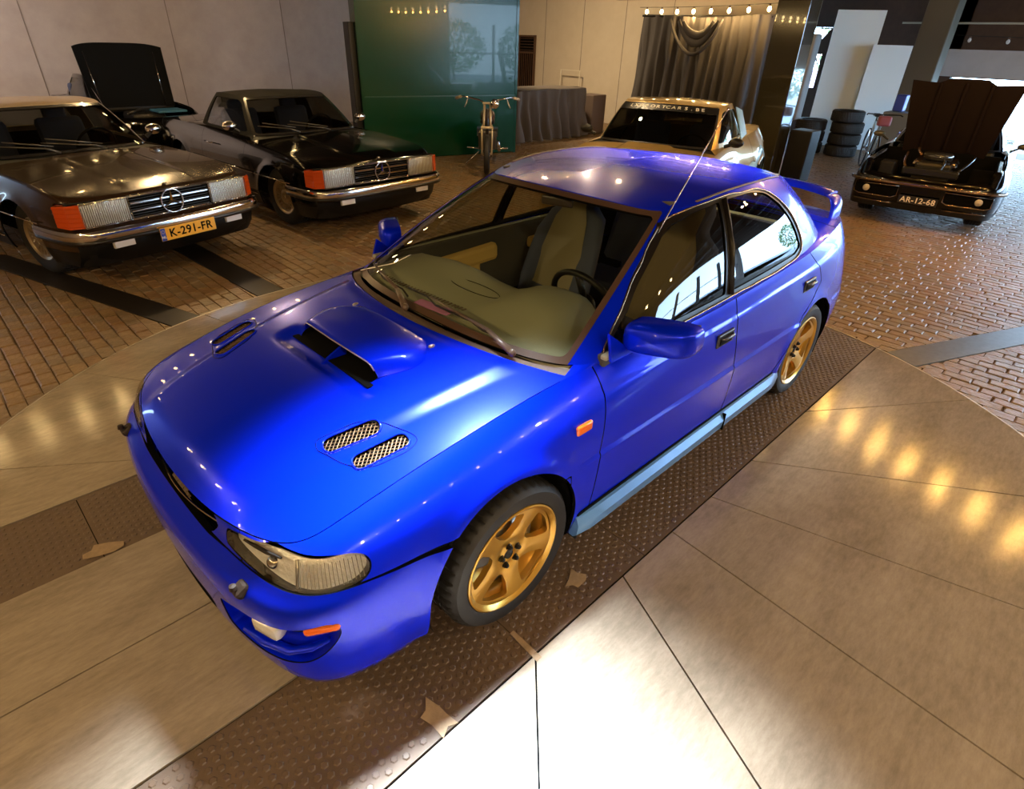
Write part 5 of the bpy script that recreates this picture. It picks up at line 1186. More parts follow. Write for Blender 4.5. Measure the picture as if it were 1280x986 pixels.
    b.add(V,[(k*4+j,(k+1)*4+j,(k+1)*4+j+1,k*4+j+1) for k in range(n) for j in range(3)]); b.build('arch_flare',PB,T,True)
    b=MB(); V=[(-1.62,.815,.97),(-2.02,.80,.99),(-1.93,.70,1.26),(-1.70,.665,1.31)]; V+=[(v[0],v[1]-.012,v[2]) for v in V]; b.add(V,[(0,1,2,3),(7,6,5,4),(0,4,5,1),(1,5,6,2),(2,6,7,3),(3,7,4,0)]); b.build('quarter_window_panel',PB,T)
    return T
def muscle_car():
    T=thing('muscle_car','black wide two-door car with raised bonnet and AR-12-68 plate near the bright doorway','car',(-7.45,.0,0),math.radians(8)); T.scale=(.93,.93,.93)
    sp_=dict(ST=[(.93,0),(.925,.3),(.91,.58),(.87,.82),(.66,.90),(.3,.91),(-.4,.90),(-1.2,.90),(-1.9,.91),(-2.55,.93),(-3.1,.90),(-3.5,.82),(-3.65,.6),(-3.7,.3),(-3.7,0)],KEY=[0,3,6,9,12,14],
      LV=[((.22,.22,.20,.20,.24,.24),(.06,.04,.05,.05,.08,.09)),((.34,.34,.32,.32,.34,.34),(.03,.02,.0,.0,.03,.03)),((.46,.46,.46,.46,.50,.50),(.03,.02,.0,.0,.03,.03)),((.53,.54,.62,.62,.64,.64),(.03,.02,.01,.01,.02,.02)),((.60,.61,.76,.76,.76,.76),(.03,.02,.03,.03,.03,.03))],
      TOP=[(.85,0,.64),(.85,.3,.64),(.84,.58,.65),(.78,.76,.68),(.60,.80,.79),(.25,.80,.86),(-.4,.79,.85),(-1.2,.78,.86),(-1.9,.80,.88),(-2.55,.82,.92),(-3.1,.80,.90),(-3.45,.74,.86),(-3.55,.56,.85),(-3.58,.3,.85),(-3.6,0,.85)],
      arch=[(0,.335,.385),(-2.6,.335,.385)],lip=.02,door=(-.70,-1.85),zlow=.30,cowlx=-.62,deckx=-2.4,hoody=.60,bonnet=False,bonnetline=[],
      deckline=[(-2.45,0,.90),(-2.9,0,.91),(-3.3,0,.88)],
      B0=[(-.66,0,.89),(-.67,.25,.89),(-.73,.50,.885),(-.84,.67,.88),(-1.0,.73,.885),(-1.3,.75,.89),(-1.6,.76,.90),(-1.9,.75,.90),(-2.1,.70,.905),(-2.25,.58,.905),(-2.32,.3,.905),(-2.34,0,.905)],
      B3=[(-1.15,0,1.20),(-1.155,.22,1.20),(-1.18,.42,1.195),(-1.25,.53,1.185),(-1.38,.56,1.2),(-1.55,.57,1.21),(-1.7,.57,1.2),(-1.85,.55,1.195),(-1.95,.50,1.185),(-2.02,.4,1.18),(-2.05,.2,1.185),(-2.06,0,1.19)],
      ca=.66,cr=.55,win=[(-.98,.92),(-1.80,.925),(-1.76,1.16),(-1.38,1.16),(-1.25,1.13)],midpost=-1.7,roofline=[(-1.3,0,1.215),(-1.6,0,1.225),(-1.9,0,1.21)],
      yw=.80,R=.345,rim=.19,tw=.22,wheelm=mat('dark_wheel',(.03,.03,.03),.4,metal=.6),steer=.04,seatx=-1.5,framem=BLK)
    A,GP,gc,gf,top,S,c,cx=old_car(T,sp_,BLACKP,BLACKP,OGL)
    # nose: bumper blade, two recessed lamp openings, plate
    cv=curve([(.66,.915,.55),(.86,.86,.56),(.945,.60,.565),(.96,0,.57),(.945,-.60,.565),(.86,-.86,.56),(.66,-.915,.55)],50)
    b=MB(); b.tube(cv,.020,8,squash=(.6,1.2)); b.build('front_bumper',mat('dark_chrome',(.35,.27,.20),.12,metal=1),T,True)
    for s in (1,-1):
        y0,y1=.27*s,.80*s
        b=MB(); ring=[(.935,y0,.525),(.915,y1,.515),(.905,y1,.395),(.905,y1-.06*s,.37),(.93,y0+.06*s,.37),(.935,y0,.40)]; b.tube(ring,.008,6,closed=True); op=b.build('lamp_opening_rim',mat('dark_chrome',(.35,.27,.20),.12,metal=1),T,True)
        b=MB(); b.add([(p[0]-.012,p[1],p[2]) for p in ring],[tuple(range(6))]); b.build('opening_backing',VOID,op)
        b=MB(); b.lathe([(.0001,.012),(.03,.008),(.040,0),(.044,-.01)],20,(.925,.66*s,.45),'X'); b.build('round_lamp',mat('dim_lamp',(.45,.40,.34),.2,coat=1),op,True)
        b=MB(); b.tube([(.905,.30*s,.29),(.88,.78*s,.30)],.007,6); b.build('lower_trim',mat('dark_chrome',(.35,.27,.20),.12,metal=1),T,True)
        b=MB(); b.sphere((-.80,.93*s,.98),.08,12,8,(.6,1.1,.55)); mo=b.build('wing_mirror',mat('mirror_olive',(.06,.055,.03),.3,coat=.6),T,True); b=MB(); b.tube([(-.8,.78*s,.9),(-.8,.88*s,.96)],.016,6); b.build('mirror_stalk',BLK,mo)
    b=MB(); b.box((.965,0,.375),(.008,.46,.10),None,.003); pl_=b.build('number_plate',mat('plate_black',(.012,.012,.014),.35),T); pl_['label']='dark plate with pale characters AR-12-68'
    text_obj('plate_letters','AR-12-68',.098,mat('plate_print',(.75,.68,.62),.5),pl_,Matrix.Translation((.971,0,.374))@FACE_X,.001,True)
    # engine bay
    b=MB(); b.box((.15,0,.42),(1.35,1.42,.04)); b.box((-.58,0,.62),(.03,1.45,.44)); b.box((.80,0,.54),(.04,1.40,.18)); b.build('engine_bay',VOID,T)
    for s in (1,-1):
        b=MB(); b.box((.10,.735*s,.69),(1.45,.10,.26),None,.03); b.build('inner_wing',BLACKP,T)
    eng=MB(); eng.box((.10,0,.66),(.62,.44,.26),None,.04); eo=eng.build('engine_block',mat('engine_iron',(.03,.028,.025),.4,metal=.6),T)
    b=MB(); b.lathe([(.0001,.09),(.17,.09),(.185,.07),(.185,.02),(.16,0)],28,(.10,0,.80)); b.build('air_cleaner',mat('cleaner_black',(.02,.02,.02),.2,coat=1),eo,True)
    for s in (1,-1):
        b=MB(); b.box((.10,.20*s,.755),(.54,.12,.09),Matrix.Rotation(.4*s,3,'X'),.03); b.build('rocker_cover',mat('rocker_chrome',(.40,.28,.18),.18,metal=1),eo)
    b=MB(); b.box((.70,0,.70),(.06,.66,.10),None,.02); b.build('radiator_tank',mat('tank_dark',(.02,.02,.02),.3,metal=.5),T)
    for k,pts in enumerate([[(.66,.10,.74),(.5,.14,.83),(.32,.10,.82)],[(.55,-.30,.70),(.35,-.40,.80),(.0,-.38,.78),(-.4,-.42,.80)],[(.5,.3,.72),(.3,.42,.84),(-.1,.44,.86),(-.45,.40,.82)],[(.2,-.2,.86),(0,-.3,.92),(-.3,-.28,.88)]]):
        b=MB(); b.tube(curve(pts+[pts[-1]] if len(pts)<4 else pts,16),.016,8); b.build('engine_hose',mat('hose_copper' if k%2 else 'hose_black',(.35,.2,.1) if k%2 else (.02,.02,.02),.2,metal=.8 if k%2 else 0),T,True)
    b=MB(); b.box((.42,-.54,.66),(.28,.18,.20),None,.015); b.build('battery',BLK,T)
    # raised bonnet, hinged at the screen
    V=[];nx,ny=16,25; ang=math.radians(77)
    F_=[]
    for i in range(nx):
        u=i/(nx-1)
        for j in range(ny):
            y=-1+2*j/(ny-1); w_=.52+.15*u; t=.98*u+ (.035*(1-sstep(.32,.42,abs(y))))*(u>.93) - (.06*(1-abs(y))*(1 if abs(y)>.42 else 0) if u>.93 else 0)
            off=.03*(1-y*y)
            V.append((-.56+t*math.cos(ang)-off*math.sin(ang)*-1*-1+.0, y*w_, .80+t*math.sin(ang)+off*math.cos(ang)))
    F_=[(i*ny+j,i*ny+j+1,(i+1)*ny+j+1,(i+1)*ny+j) for i in range(nx-1) for j in range(ny-1)]
    n=len(V); V+=[(v[0]-.03,v[1],v[2]) for v in V]; F_+=[tuple(n+k for k in f[::-1]) for f in F_]
    edge=[j for j in range(ny)]+[i*ny+ny-1 for i in range(1,nx)]+[(nx-1)*ny+j for j in range(ny-2,-1,-1)]+[i*ny for i in range(nx-2,0,-1)]
    F_+=[(a,n+a,n+b_,b_) for a,b_ in zip(edge,edge[1:]+edge[:1])]
    bo=obj('raised_bonnet',V,F_,mat('bonnet_underside',(.007,.003,.002),.5,spec=.2),T); autosmooth(bo,40)
    b=MB(); 
    for y in (-.3,0,.3): b.box((-.56+.55*math.cos(ang)+.014,y,.80+.52*math.sin(ang)),(.02,.04,.9),Matrix.Rotation(PI/2-ang,3,'Y'),.006)
    b.build('bonnet_ribs',mat('bonnet_underside',(.007,.003,.002),.5),bo)
    return T
def parked_small_car():
    T=thing('classic_car','black classic car with bonnet raised, standing behind and between the two roadsters','car',(-.60,-9.25,0),math.radians(93)); T.scale=(1,.97,1.05)
    sp_=dict(ST=[(.70,0),(.695,.2),(.67,.42),(.60,.64),(.42,.74),(.2,.76),(-.3,.76),(-.9,.77),(-1.5,.77),(-2.2,.76),(-2.6,.72),(-2.9,.62),(-3.0,.4),(-3.05,.2),(-3.06,0)],KEY=[0,3,6,9,12,14],
      LV=[((.22,.22,.20,.20,.24,.24),(.06,.04,.05,.05,.08,.09)),((.34,.34,.32,.32,.34,.34),(.0,.0,.0,.0,.03,.03)),((.46,.46,.46,.46,.50,.50),(.0,.0,.0,.0,.03,.03)),((.58,.58,.62,.62,.64,.64),(.02,.01,.0,.0,.02,.02)),((.68,.68,.74,.74,.76,.76),(.05,.04,.03,.03,.03,.03))],
      TOP=[(.58,0,.74),(.58,.2,.74),(.56,.42,.74),(.50,.56,.76),(.34,.62,.80),(.15,.64,.82),(-.3,.65,.84),(-.9,.67,.85),(-1.5,.68,.86),(-2.2,.66,.86),(-2.6,.62,.84),(-2.8,.54,.82),(-2.9,.38,.81),(-2.93,.2,.81),(-2.94,0,.81)],
      arch=[(0,.30,.33),(-2.2,.30,.33)],door=(-.50,-1.5),zlow=.28,cowlx=-.45,deckx=-2.0,hoody=.50,bonnet=False,bonnetline=[],deckline=[(-2.05,0,.89),(-2.4,0,.88),(-2.7,0,.85)],
      B0=[(-.5,0,.87),(-.51,.2,.87),(-.55,.4,.865),(-.62,.54,.86),(-.75,.60,.86),(-1.0,.62,.87),(-1.3,.63,.87),(-1.6,.62,.88),(-1.8,.58,.88),(-1.95,.46,.885),(-2.0,.25,.89),(-2.02,0,.89)],
      B3=[(-.85,0,1.2),(-.855,.18,1.2),(-.88,.34,1.195),(-.94,.44,1.185),(-1.05,.47,1.2),(-1.2,.48,1.21),(-1.35,.48,1.2),(-1.5,.47,1.195),(-1.6,.42,1.185),(-1.66,.34,1.18),(-1.68,.2,1.185),(-1.69,0,1.19)],
      ca=.52,cr=.50,win=[(-.74,.90),(-1.5,.91),(-1.46,1.15),(-1.06,1.15),(-.95,1.12)],midpost=-1.7,roofline=[(-1.0,0,1.22),(-1.3,0,1.225),(-1.55,0,1.21)],
      yw=.70,R=.30,rim=.19,tw=.17,wheelm=mat('dark_wheel',(.03,.03,.03),.4,metal=.6),seatx=-1.2,framem=BLK)
    old_car(T,sp_,BLACKP,BLACKP,OGL)
    b=MB(); b.box((.05,0,.44),(1.0,1.1,.04)); b.build('engine_bay',VOID,T)
    b=MB(); b.box((.12,.30,.78),(.40,.44,.03),None,.01); b.build('blue_wing_cover',mat('blue_cover',(.03,.13,.22),.6),T)
    b=MB(); b.box((-.1,0,.62),(.5,.5,.28),None,.05); b.tube(curve([(.1,-.3,.75),(.2,-.2,.82),(.0,.0,.80),(-.2,.2,.78)],14),.02,8); b.build('engine_block',mat('engine_iron',(.03,.028,.025),.4,metal=.6),T)
    ny=25;nx=12;V=[]
    for i in range(nx):
        u=i/(nx-1)
        for j in range(ny):
            y=-1+2*j/(ny-1); top_=.80+.78*u+ (.05*(1-y**4))*u; V.append((-.42-.10*u+.07*abs(y)**5+.0,y*(.60+.03*u),top_))
    F_=[(i*ny+j,i*ny+j+1,(i+1)*ny+j+1,(i+1)*ny+j) for i in range(nx-1) for j in range(ny-1)]; n=len(V); V+=[(v[0]-.025,v[1],v[2]) for v in V]; F_+=[tuple(n+k for k in f[::-1]) for f in F_]
    edge=[j for j in range(ny)]+[i*ny+ny-1 for i in range(1,nx)]+[(nx-1)*ny+j for j in range(ny-2,-1,-1)]+[i*ny for i in range(nx-2,0,-1)]
    F_+=[(a,n+a,n+b_,b_) for a,b_ in zip(edge,edge[1:]+edge[:1])]; bo=obj('raised_bonnet',V,F_,mat('matt_black',(.002,.002,.002),.7,spec=.1),T); autosmooth(bo,40)
    for s in (1,-1):
        b=MB(); b.tube([(-.40,.47*s,.82),(-.49,.50*s,1.52)],.008,6); b.build('bonnet_strut',CHR,bo,True)
    b=MB(); b.tube([(.25,-.60,.80),(-.35,-.58,1.12)],.006,6); b.build('prop_rod',CHR,T,True)
    for k,(x,y) in enumerate(((.60,.5),(.60,-.5))):
        b=MB(); b.lathe([(.0001,.02),(.06,.015),(.085,0),(.09,-.02)],20,(x,y,.60),'X'); b.build('headlamp',REFL,T,True)
    return T
# ================================================================ the hall
def struct(name,b,m,parent=None,smooth=False):
    o=b.build(name,m,parent,smooth)
    if parent is None: o['kind']='structure'
    return o
def wallm(name,col,c2,rough=.8): return mat(name,col,rough=rough,noise=(3,c2,.35,.7),bump=(40,.1,.002))
WALLM=wallm('painted_wall',(.40,.34,.31),(.46,.40,.36)); WOOD=mat('dark_wood',(.035,.014,.007),.45,noise=(6,(.06,.026,.012),.3,.7)); 
# --- walls
YL,XB,XF,YR,H=-12.8,-12.2,7.0,9.0,3.45
b=MB(); b.box((-2.9,YL-.1,H/2),(19,.2,H)); w=struct('wall_left',b,WALLM)
def seams(parent,axis,fixed,vals,h):
    for v in vals:
        b=MB(); b.box((v,fixed,h/2) if axis=='x' else (fixed,v,h/2),(.012,.012,h) if axis=='x' else (.012,.012,h)); b.build('panel_seam',mat('seam',(.22,.18,.16),.9),parent)
seams(w,'x',YL+.003,(-9.6,-7.2,-4.8,-2.4,0,2.4),H)
b=MB(); b.box((XB-.1,-8.35,H/2),(.2,8.7,H)); wb=struct('wall_back',b,wallm('warm_wall',(.50,.43,.34),(.54,.47,.38)))
seams(wb,'y',XB+.003,(-11.6,-10.2,-8.8,-7.4),H)
b=MB(); b.box((XF,-2,H/2),(.2,22,H)); struct('wall_front',b,wallm('front_wall',(.20,.15,.11),(.25,.19,.14)))
# right wall with a tall glazed opening that lets the daylight in
b=MB(); b.box((-.35,YR,H/2),(14.7,.2,H)); b.box((-14.8,YR,H/2),(.4,.2,H)); b.box((-11.15,YR,3.3),(6.9,.2,.3)); b.box((-11.15,YR,.10),(6.9,.2,.20)); wr=struct('wall_right',b,wallm('right_wall',(.22,.18,.15),(.28,.23,.19)))
for x in (-13,-11.3,-9.6):
    b=MB(); b.box((x,YR,1.37),(.10,.12,2.15)); b.build('window_post',BLK,wr)
b=MB(); b.box((-11.15,YR,1.4),(6.9,.08,.06)); b.build('window_rail',BLK,wr)
# far end beyond the open bay
XE=-15.0
b=MB()
b.box((XE-.1,-8.9,H/2),(.2,6.9,H)); b.box((XE-.1,-5.05,.55),(.2,.85,1.1)); b.box((XE-.1,-5.05,2.95),(.2,.85,1.05)); b.box((XE-.1,-3.45,H/2),(.2,2.35,H)); b.box((XE-.1,-.6,2.48),(.2,3.4,1.95)); b.box((XE-.1,5.1,3.05),(.2,8.0,.8)); b.box((XE-.1,-2.05,H/2),(.2,.5,H))
we=struct('wall_far',b,mat('far_dark_wood',(.040,.017,.009),.6,noise=(6,(.06,.028,.014),.3,.7)))
b=MB(); b.box((XE+.02,-.75,1.78),(.04,3.3,.52)); struct('trim_1',b,wallm('grey_lintel',(.42,.38,.36),(.46,.42,.40)))
b=MB(); b.box((XE+.05,1.0,2.52),(.05,8.2,.035)); b.box((XE+.05,-4.9,2.40),(.05,1.1,.03)); struct('trim_2',b,mat('pale_strip',(.38,.36,.28),.5))
b=MB(); b.prism([(0,0),(.42,0),(.42,.55)],0,.08); b.V=[(XE-.01+v[2],-5.04+v[0]*1.0,1.85+v[1]) for v in b.V]; struct('trim_3',b,WOOD)
b=MB(); b.box((XE+.02,-4.66,1.5),(.08,.07,.9)); struct('trim_4',b,WOOD)
# ceiling of dark boards and beams
b=MB(); b.box((-4.1,-2,H+.05),(22.6,22,.1)); ce_=struct('ceiling',b,mat('ceiling_board',(.030,.018,.012),.8))
for x in (-14.2,-12.6,-10.6,-8.2,-5.9,-3.4,-.9,1.7,4.3):
    b=MB(); b.box((x,-2,3.27),(.16,21.6,.32),None,.01); struct('ceiling_beam',b,WOOD,ce_)
b=MB(); b.box((-10.25,-4.45,2.86),(.14,6.4,.22),None,.01); tag(b.build('hanging_beam',WOOD),'dark timber beam hanging above the pleated black curtain, carrying the bulbs','beam')
for y in (-7.4,-1.6):
    pass
# --- gloss column
b=MB(); b.box((-8.2,-2.66,H/2),(.42,.50,H),None,.012); tag(b.build('gloss_column',mat('gloss_column',(.030,.027,.016),.10,coat=1)),'tall dark glossy column behind the rear wing of the blue saloon','column')
b=MB(); b.box((-8.5,-2.18,.40),(.4,.36,.80),None,.02); tag(b.build('black_crate',BLK),'black crate at the foot of the glossy column','crate')
# --- white partition boards
for (y0,y1,h,lb) in ((-3.98,-3.10,2.70,'taller pale board leaning upright at the far end behind the tyres'),(-3.08,-2.38,2.07,'lower pale board at the far end, right of the taller one')):
    b=MB(); b.box((0,0,h/2),(.04,(y1-y0)*1.08,h),None,.006); bo_=tag(b.build('pale_board',mat('pale_board',(.80,.90,.93),.5)),lb,'board'); bo_.location=(-13.5,(y0+y1)/2,0); bo_.rotation_euler=(0,0,math.radians(24))
b=MB(); b.box((-13.9,-2.1,1.6),(.5,.55,3.2),None,.02); tag(b.build('far_pillar',mat('grey_pillar',(.12,.105,.075),.7)),'grey square pillar at the far end, right of the pale boards','pillar')
# --- green container
def frame_pt(a,b_,t,n,z): return (a[0]+(b_[0]-a[0])*t, a[1]+(b_[1]-a[1])*t, z)
T=thing('green_container','tall glossy dark green steel container with faint worn stripes, behind the motorcycle','container',(-5.05,-7.40,0),math.atan2(.77,-2.84)+PI)
GRN=mat('green_gloss',(.001,.034,.013),.22,coat=.25,spec=.3,noise=(1.3,(.002,.044,.017),.3,.75))
b=MB(); b.box((0,-.2,1.40),(2.98,.40,2.80),None,.02); b.build('container_shell',GRN,T)
b=MB(); b.box((0,.004,1.02),(2.96,.012,.018)); b.build('container_seam',mat('seam_green',(.004,.05,.02),.3),T)
for s in (-1,1):
    b=MB(); b.box((s*1.49,-.02,1.4),(.05,.06,2.82)); b.build('corner_post',GRN,T)
b=MB(); b.box((1.56,-.25,1.05),(.10,.30,2.1),None,.01); tag(b.build('dark_board',BLK),'x')
o=bpy.data.objects['dark_board']; o.parent=T; del o['label']
# --- door grille on the back wall
T=thing('metal_gate','narrow brown metal gate with bars in the back wall, right of the green container','gate',(XB+.03,-12.28,0))
b=MB(); 
for y in (-.33,.33): b.box((.02,y,1.03),(.06,.05,2.06))
for z in (.03,1.62,2.04): b.box((.02,0,z),(.06,.70,.05))
b.build('gate_frame',mat('gate_rust',(.10,.05,.025),.5,metal=.4),T)
for k in range(8):
    b=MB(); b.box((.02,-.28+k*.08,.82),(.02,.016,1.6)); b.build('gate_bar',mat('gate_rust',(.10,.05,.025),.5,metal=.4),T)
b=MB(); b.box((0,0,1.03),(.01,.66,2.02)); b.build('gate_backing',VOID,T)
for k in range(5):
    b=MB(); b.box((.02,0,1.68+k*.075),(.02,.62,.012)); b.build('gate_scroll',mat('gate_rust',(.10,.05,.025),.5,metal=.4),T)
# --- draped crates
CLOTH=mat('dark_cloth',(.085,.070,.062),.85,bump=(30,.3,.01)); CLOTH2=mat('curtain_cloth',(.062,.055,.056),.75,bump=(30,.25,.01))
def drape(name,label,pts,ztop,amp,folds,seed,m,cat,sag=0,nz=28,flare=.06,z0=.02):
    """pts: plan polyline the cloth hangs from; folds deepen towards the floor"""
    R=random.Random(seed); P=resample(np.array(pts,float),folds*14); d=np.gradient(P,axis=0); nn=np.stack([d[:,1],-d[:,0]],1); nn/=np.linalg.norm(nn,axis=1,keepdims=True); n=len(P)
    ph=np.cumsum(np.array([R.uniform(.5,1.6) for _ in range(n)])); ph=ph/ph[-1]*folds*2*PI; am=np.interp(np.arange(n),np.linspace(0,n-1,folds),[R.uniform(.4,1.3) for _ in range(folds)])
    V=[]
    for i in range(nz+1):
        u=i/nz; 
        for j in range(n):
            zt=ztop(j/(n-1)) if callable(ztop) else ztop
            z=zt+(z0-zt)*u; a=amp*am[j]*(.25+.75*u)*math.sin(ph[j]+.6*math.sin(3*u+j*.01)); off=a+flare*u*u+ .02*math.sin(9*u+ph[j]*.3)
            V.append((P[j][0]+nn[j][0]*off,P[j][1]+nn[j][1]*off,z))
    Fc=[(i*n+j,i*n+j+1,(i+1)*n+j+1,(i+1)*n+j) for i in range(nz) for j in range(n-1)]
    o=obj(name,V,Fc,m); return tag(o,label,cat)
def topsheet(V):
    pass
# crates under cloth
b=MB(); b.box((-10.15,-8.05,.43),(.5,.5,.86),None,.02); tag(b.build('side_box',mat('side_box',(.10,.07,.06),.7)),'plain brown box at the right end of the draped cloth','box')
o=drape('crate_cloth','crumpled dark cloth draped over crates right of the green container',[(-7.45,-8.8),(-7.40,-7.85),(-8.5,-7.80),(-9.55,-7.80),(-9.68,-8.7)],lambda t:1.015+.02*math.sin(t*17),.10,13,3,CLOTH,'cloth',flare=.10)
b=MB(); b.box((-8.52,-8.3,1.012),(2.16,.98,.02),None,.008); tb=b.build('cloth_top',CLOTH,o); 
b=MB(); b.box((-11.9,-10.3,1.25),(.02,.75,.02)); b.box((-11.9,-10.65,.62),(.02,.02,1.25)); b.box((-11.9,-9.95,.62),(.02,.02,1.25)); tag(b.build('wire_frame',mat('pale_wire',(.6,.55,.45),.5)),'thin pale square frame standing against the warm wall','frame')
# big curtain over a tall covered load
zc=lambda t:2.47+.03*math.sin(t*9)-.10*max(0,t-.88)*6
o=drape('pleated_curtain','tall pleated black curtain hung behind the gold coupe below the bulbs',[(-11.4,-7.1),(-10.55,-7.12),(-10.4,-6.2),(-10.45,-5.2),(-10.35,-4.3),(-10.6,-3.95),(-11.3,-3.9)],zc,.12,20,11,CLOTH2,'curtain',flare=.12,nz=34)
b=MB(); b.tube([(-10.5,-7.1,2.47),(-10.5,-4.1,2.45)],.02,8); b.build('curtain_rail',BLK,o)
for k,(y0,y1,dip) in enumerate(((-6.2,-5.0,.62),(-6.0,-5.1,.40),(-5.9,-5.2,.24))):   # swagged folds in the middle
    b=MB(); pts=[(-10.24-.05*math.sin(PI*t),y0+(y1-y0)*t,2.40-dip*math.sin(PI*t)**.8-.02*k) for t in np.linspace(0,1,17)]; b.tube(pts,[.03+.035*math.sin(PI*t) for t in np.linspace(0,1,17)],8,squash=(.5,1.2)); b.build('curtain_swag',CLOTH2,o,True)
b=MB(); b.sphere((-10.75,-3.62,2.32),.17,16,8,(.8,.9,.75)); tag(b.build('black_bundle',VOID,None,True),'black bundle tied at the top right corner of the curtain','bundle')
b=MB(); b.box((-11.0,-3.50,1.45),(.3,.35,1.5),None,.05); tag(b.build('grey_covered_board',mat('grey_cover',(.20,.20,.20),.7)),'grey covered panel between the curtain and the glossy column','panel')
# --- tyres
def tyre_proto(label,loc):
    V,Fc=wheel_mesh_tyre(.315,.20,.215,40); V=[(v[0],-v[2],v[1]+.215) for v in V]
    o=obj('tyre',V,Fc,TYRE); autosmooth(o,30); o.location=loc; return tag(o,label,'tyre','tyres stacked before the pale boards')
ty=tyre_proto('lowest tyre of the left stack before the pale boards',(-12.05,-3.42,0)); names=['second','third','fourth']
for k in range(1,3):
    q=ty.copy(); link(q); q.location=(-12.05+rng.uniform(-.02,.02),-3.42+rng.uniform(-.02,.02),.2235*k); q.rotation_euler.z=k; tag(q,names[k-1]+' tyre from the ground in the left stack before the pale boards')
ow=['lowest','second','third','topmost']
for k in range(4):
    q=ty.copy(); link(q); q.location=(-12.15+rng.uniform(-.02,.02)+(.10 if k==3 else 0),-2.72+rng.uniform(-.03,.03),.2235*k); q.rotation_euler.z=k*.7; tag(q,ow[k]+' tyre from the ground in the right stack before the pale boards')
# --- bulbs on strings
BULB=mat('bulb_glow',(1,.8,.5),.3,emis=(1,.72,.34),es=26); CABLE=mat('cable',(.01,.01,.01),.6); SOCK=mat('socket_brown',(.12,.06,.03),.4)
ORD='first second third fourth fifth sixth seventh eighth ninth tenth eleventh twelfth thirteenth fourteenth fifteenth'.split()
def festoon(label_base,pts,n,group,energy=3.0,lit=True,sag=.05,drop=.10):
    """one cable thing plus one thing for every bulb on it"""
    a,b_=Vector(pts[0]),Vector(pts[1]); cab=MB(); cp=[]
    for k in range(n*4+1):
        t=k/(n*4); p=a.lerp(b_,t); p.z-=sag*math.sin(PI*t); cp.append(p)
    cab.tube(cp,.006,6); tag(cab.build('festoon_cable',CABLE,None,True),'black cable of the bulb string '+label_base,'cable')
    proto=None
    for k in range(n):
        t=(k+.5)/n; p=a.lerp(b_,t); p.z-=sag*math.sin(PI*t)+.006
        if proto is None:
            q=MB(); q.lathe([(.0001,-.120),(.014,-.118),(.027,-.105),(.034,-.085),(.033,-.065),(.022,-.045),(.015,-.032)],16); r=bpy.data.objects.new('light_bulb',None); link(r); r.empty_display_size=.05
            g=q.build('glass_globe',BULB if lit else mat('unlit_bulb',(.6,.55,.5),.1,coat=1),r,True); s=MB(); s.lathe([(.0001,0),(.017,0),(.018,-.034),(.0001,-.036)],12); s.build('socket',SOCK,r,True); proto=r
        else:
            r=proto.copy(); link(r)
            for ch in proto.children: c2=ch.copy(); link(c2,r)
        r.location=p; tag(r,ORD[k]+(' glowing bulb' if lit else ' unlit bulb')+' along the string '+label_base,'bulb',group)
        if lit and energy: l=lamp('POINT','bulb_light',(0,0,-.165),energy,(1,.50,.10) if 'near floor' in group else (1,.62,.22),.026); l.parent=r
festoon('above the pleated curtain',((-10.72,-7.35,2.64),(-9.95,-3.75,2.64)),8,'bulbs above the curtain',7,sag=.02)
festoon('over the floor between turntable and muscle car',((-6.25,-.55,2.72),(-4.85,2.75,2.74)),8,'bulbs over the near floor',11,sag=.03)
festoon('at the grey lintel',((-14.8,-2.0,2.30),(-14.8,2.8,2.34)),7,'unlit bulbs by the lintel',0,lit=False)
festoon('before the bonnet end of the turntable',((4.2,-4.2,2.85),(4.2,3.8,2.85)),15,'bulbs across the front of the hall',5)
festoon('over the gold coupe',((-2.6,-4.6,2.9),(-2.6,-1.4,2.9)),7,'bulbs over the gold coupe',5)
festoon('beside the near edge of the turntable',((-3.6,4.1,2.8),(3.9,4.1,2.8)),15,'bulbs along the near side',5)
festoon('over the two roadsters',((4.0,-6.9,2.85),(-2.4,-7.0,2.85)),13,'bulbs along the roadster side',2)
